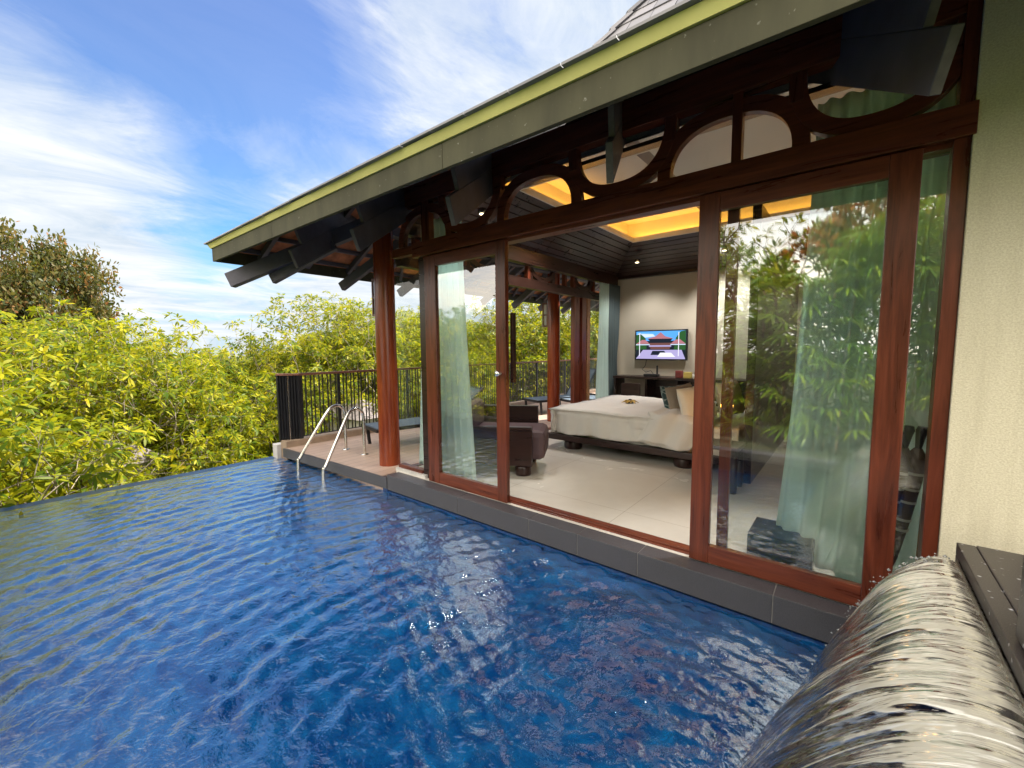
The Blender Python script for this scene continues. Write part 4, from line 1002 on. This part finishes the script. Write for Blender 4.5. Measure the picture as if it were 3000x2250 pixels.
# planting behind the camera, seen mirrored in the glass doors
def fan_palm(name, label, x, y, h, n, mat, seed, rad=.8, L=.34):
    t = thing(name, label, 'palm', (x, y, -.06)); rg = np.random.default_rng(seed); m = MB(); P = []; D = []; N = []; LL = []; WW = []
    for i in range(n):
        a = rg.uniform(0, 6.28); zz = h*rg.uniform(.06, 1.)**.8; rr = rad*rg.uniform(.15, 1)
        tip = np.array([rr*math.cos(a), rr*math.sin(a), zz]); base = np.array([rg.normal(0, .22), rg.normal(0, .18), max(0, zz-rg.uniform(.5, .9))])
        if i % 3 == 0: m.tube([tuple(base), tuple((base+tip)/2+[0, 0, .1]), tuple(tip)], .007, 4, 0, False)
        f = tip-base; f[2] *= .3; f += rg.normal(0, .15, 3); f /= np.linalg.norm(f); up = np.array([0, 0, 1.])+rg.normal(0, .3, 3); s = np.cross(f, up); s /= np.linalg.norm(s)
        k = 10
        for j in range(k):
            b_ = R(-100+200*j/(k-1)); dd = f*math.cos(b_)+s*math.sin(b_); dd[2] -= .12; dd /= np.linalg.norm(dd)
            nn = np.cross(s, f); nn -= dd*nn.dot(dd); nn /= np.linalg.norm(nn)+1e-9; P.append(tip); D.append(dd); N.append(nn); LL.append(L*rg.uniform(.8, 1.1)); WW.append(.034)
    for k in range(7):
        b0 = rg.normal(0, .2, 2); m.tube([(b0[0], b0[1], 0), (b0[0]*1.2, b0[1]*1.2, h*.5), (b0[0]*1.6, b0[1]*1.6, h*.9)], .02, 6, 0, False)
    m.build('stems', BARKD, t); V, b = leaf_arrays(np.array(P), np.array(D), np.array(N), np.array(LL), np.array(WW), .35); leaf_mesh('fronds', V, b, mat, t); return t
fan_palm('fan_palm', 'fan palm clump mirrored in the middle of the right sliding door', -.35, -1.55, 2.6, 240, LEAFP, 3)
fan_palm('fan_palm', 'bright fan palm mirrored over the billowing curtain', .75, -1.8, 3.2, 260, LEAFP, 4, 1.0, .42)
fan_palm('fan_palm', 'fan palm mirrored beside the dark post of the right door', -1.25, -1.8, 2.2, 220, LEAFP, 5)
fan_palm('fan_palm', 'yellow fronded palm mirrored low in the left sliding door', -5.6, -1.0, 1.1, 40, LEAFA, 6, .6, .4)
fan_palm('fan_palm', 'tall fan palm mirrored in the narrow side glass', 1.9, -2.2, 3.8, 150, LEAFP, 8, 1.2, .4)
pr_ = [(.4, -5.6, 4.2, 'dense tree mirrored deep behind the fan palms, right', LEAFP, 31), (-2.6, -5.8, 4.0, 'dense tree mirrored deep behind the fan palms, middle', LEAFP, 32), (3.2, -4.6, 4.6, 'dense tree mirrored at the right end of the facade glass', LEAFP, 33), (-.1, -3.6, 4.6, 'orange-leaved tree mirrored at the top of the right door', LEAFO, 21), (1.6, -4.5, 4.9, 'yellow-green tree mirrored behind the orange one', LEAFA, 22), (-1.9, -3.6, 4.3, 'leafy tree mirrored left of the right door mullion', LEAFA, 23),
       (-4.6, -2.6, 4.2, 'leafy tree mirrored along the right side of the left door', LEAFA, 24), (-8.2, -4.0, 3.4, 'dark round tree mirrored in the left door', LEAFR, 25)]
for x, y, h, lb, mt, sd in pr_:
    t = make_tree('garden_tree', lb, sd, mt, BARKD, 12, .18, .05, .25, .03, levels=6, trunk=1.0, fac=.8, l0=.9, r0=.09)
    s_ = h/t['top']; t.location = (x, y, -.1); t.scale = (s_*.8, s_*.8, s_)

# ------------------------------------------------------------------ LIGHT, SKY, CAMERA
SUN_EL, SUN_AZ = R(48), R(22)      # azimuth from +y towards +x
sd = Vector((math.sin(SUN_AZ)*math.cos(SUN_EL), math.cos(SUN_AZ)*math.cos(SUN_EL), math.sin(SUN_EL)))
sun = bpy.data.lights.new('sun', 'SUN'); sun.energy = 3.7; sun.angle = R(.5); sun.color = (1, .95, .86)
so = bpy.data.objects.new('sun', sun); COL.objects.link(so); so.rotation_euler = sd.to_track_quat('Z', 'Y').to_euler()
w = bpy.data.worlds.new('World'); sc.world = w; w.use_nodes = True; nt = w.node_tree; nt.nodes.clear()
class WN(NT):
    def __init__(s): s.t = nt; s.out = nt.nodes.new('ShaderNodeOutputWorld')
q = WN()
sky = q.n('ShaderNodeTexSky', sky_type='NISHITA'); sky.sun_disc = False; sky.sun_elevation = SUN_EL; sky.sun_rotation = SUN_AZ; sky.altitude = 50; sky.air_density = 1.0; sky.dust_density = .3; sky.ozone_density = 3.
dirv = q.n('ShaderNodeTexCoord').outputs['Generated']
sx = q.n('ShaderNodeSeparateXYZ', {0: dirv}); zz = q.math('MAXIMUM', sx.outputs[2], .02)
zq = q.math('ADD', zz, .12)
cv = q.n('ShaderNodeCombineXYZ', {0: q.math('DIVIDE', sx.outputs[0], zq), 1: q.math('DIVIDE', sx.outputs[1], zq), 2: 0.}).outputs[0]
n1 = q.noise(q.mp(cv, (1.0,.75,1), (0,0,R(38))), 1.0, 9, .62, .8)
n2 = q.noise(q.mp(cv, (.9,.5,1), (0,0,R(58))), 2.4, 8, .66, .9)
def blob(dx, dy, width, sharp):
    px_, py_ = dx*1.3562, dy*1.3562
    d = rc.transposed() @ Vector(((px_-1500)/1235.2, -(py_-1125)/1235.2, 1)); d.normalize()
    dt = q.n('ShaderNodeVectorMath', {0: dirv, 1: tuple(d)}, operation='DOT_PRODUCT').outputs['Value']
    mr = q.n('ShaderNodeMapRange', {'Value': dt, 'From Min': math.cos(R(width)), 'From Max': math.cos(R(width*sharp)), 'To Min': 0., 'To Max': 1.}); mr.interpolation_type = 'SMOOTHSTEP'
    return mr.outputs[0]
base = q.math('ADD', q.math('MULTIPLY', n1, .62), q.math('MULTIPLY', n2, .38))
bias = q.math('MULTIPLY', blob(60, 360, 15, .1), .42)
bias = q.math('ADD', bias, q.math('MULTIPLY', blob(1180, 60, 26, .1), .17))
bias = q.math('ADD', bias, q.math('MULTIPLY', blob(760, 350, 22, .1), .16))
bias = q.math('ADD', bias, q.math('MULTIPLY', blob(420, 340, 9, .1), .08))
bias = q.math('SUBTRACT', bias, q.math('MULTIPLY', blob(330, 150, 26, .2), .17))
bias = q.math('SUBTRACT', bias, q.math('MULTIPLY', blob(760, 70, 22, .2), .13))
bias = q.math('SUBTRACT', bias, q.math('MULTIPLY', blob(60, 40, 24, .2), .10))
bias = q.math('SUBTRACT', bias, q.math('MULTIPLY', blob(430, 440, 9, .1), .16))
bias = q.math('SUBTRACT', bias, q.math('MULTIPLY', blob(620, 560, 7, .1), .05))
hor = q.n('ShaderNodeMapRange', {'Value': sx.outputs[2], 'From Min': .0, 'From Max': .40, 'To Min': .27, 'To Max': 0.}).outputs[0]
cf = q.math('ADD', q.math('ADD', base, bias), hor)
mask = q.ramp(cf, [(.34, (.14,)*3), (.49, (.38,)*3), (.60, (.78,)*3), (.74, (1,1,1))])
shade = q.ramp(n2, [(.30, (2.0,2.35,2.75)), (.62, (3.1,3.2,3.3))])
grad = q.ramp(sx.outputs[2], [(.10, (.25,.60,.76)), (.34, (.29,.53,.74)), (.62, (.36,.48,.72))])
skyc = q.mix(1., sky.outputs[0], grad, 'MULTIPLY')
colr = q.mix(mask, skyc, shade)
# unseen bright sky added behind the viewpoint to light the facade and room
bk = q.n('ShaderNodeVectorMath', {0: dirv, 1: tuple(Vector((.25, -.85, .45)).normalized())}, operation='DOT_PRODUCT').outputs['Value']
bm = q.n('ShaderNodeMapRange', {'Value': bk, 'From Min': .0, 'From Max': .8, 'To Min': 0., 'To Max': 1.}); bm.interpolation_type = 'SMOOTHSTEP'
fill_sky = q.mix(q.ramp(n1, [(.3, (0,0,0)), (.6, (1,1,1))]), (7.,7.4,7.8), (13.5,12.0,9.8))
colr = q.mix(bm.outputs[0], colr, fill_sky)
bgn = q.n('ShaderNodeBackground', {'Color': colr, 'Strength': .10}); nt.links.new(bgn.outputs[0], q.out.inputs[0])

cam = bpy.data.cameras.new('camera'); co_ = bpy.data.objects.new('camera', cam); COL.objects.link(co_); sc.camera = co_
RT = Vector((0.776794, 0.629717, -0.006928)); UP = Vector((-0.048924, 0.071311, 0.996254)); FW = Vector((-0.627852, 0.773545, -0.086202))
M = Matrix((( RT.x, UP.x, -FW.x, 0), (RT.y, UP.y, -FW.y, 0), (RT.z, UP.z, -FW.z, 1.43977), (0,0,0,1)))
co_.matrix_world = M
cam.sensor_fit = 'HORIZONTAL'; cam.sensor_width = 36.; cam.lens = 36*1235.184/3000.; cam.clip_start = .02; cam.clip_end = 8000
sc.view_settings.view_transform = 'Standard'; sc.view_settings.look = 'None'; sc.view_settings.gamma = 1; sc.view_settings.exposure = 1.72
sc.cycles.max_bounces = 10; sc.cycles.transparent_max_bounces = 16; sc.cycles.caustics_reflective = False; sc.cycles.caustics_refractive = False; sc.cycles.sample_clamp_indirect = 6
sc.cycles.use_denoising = True
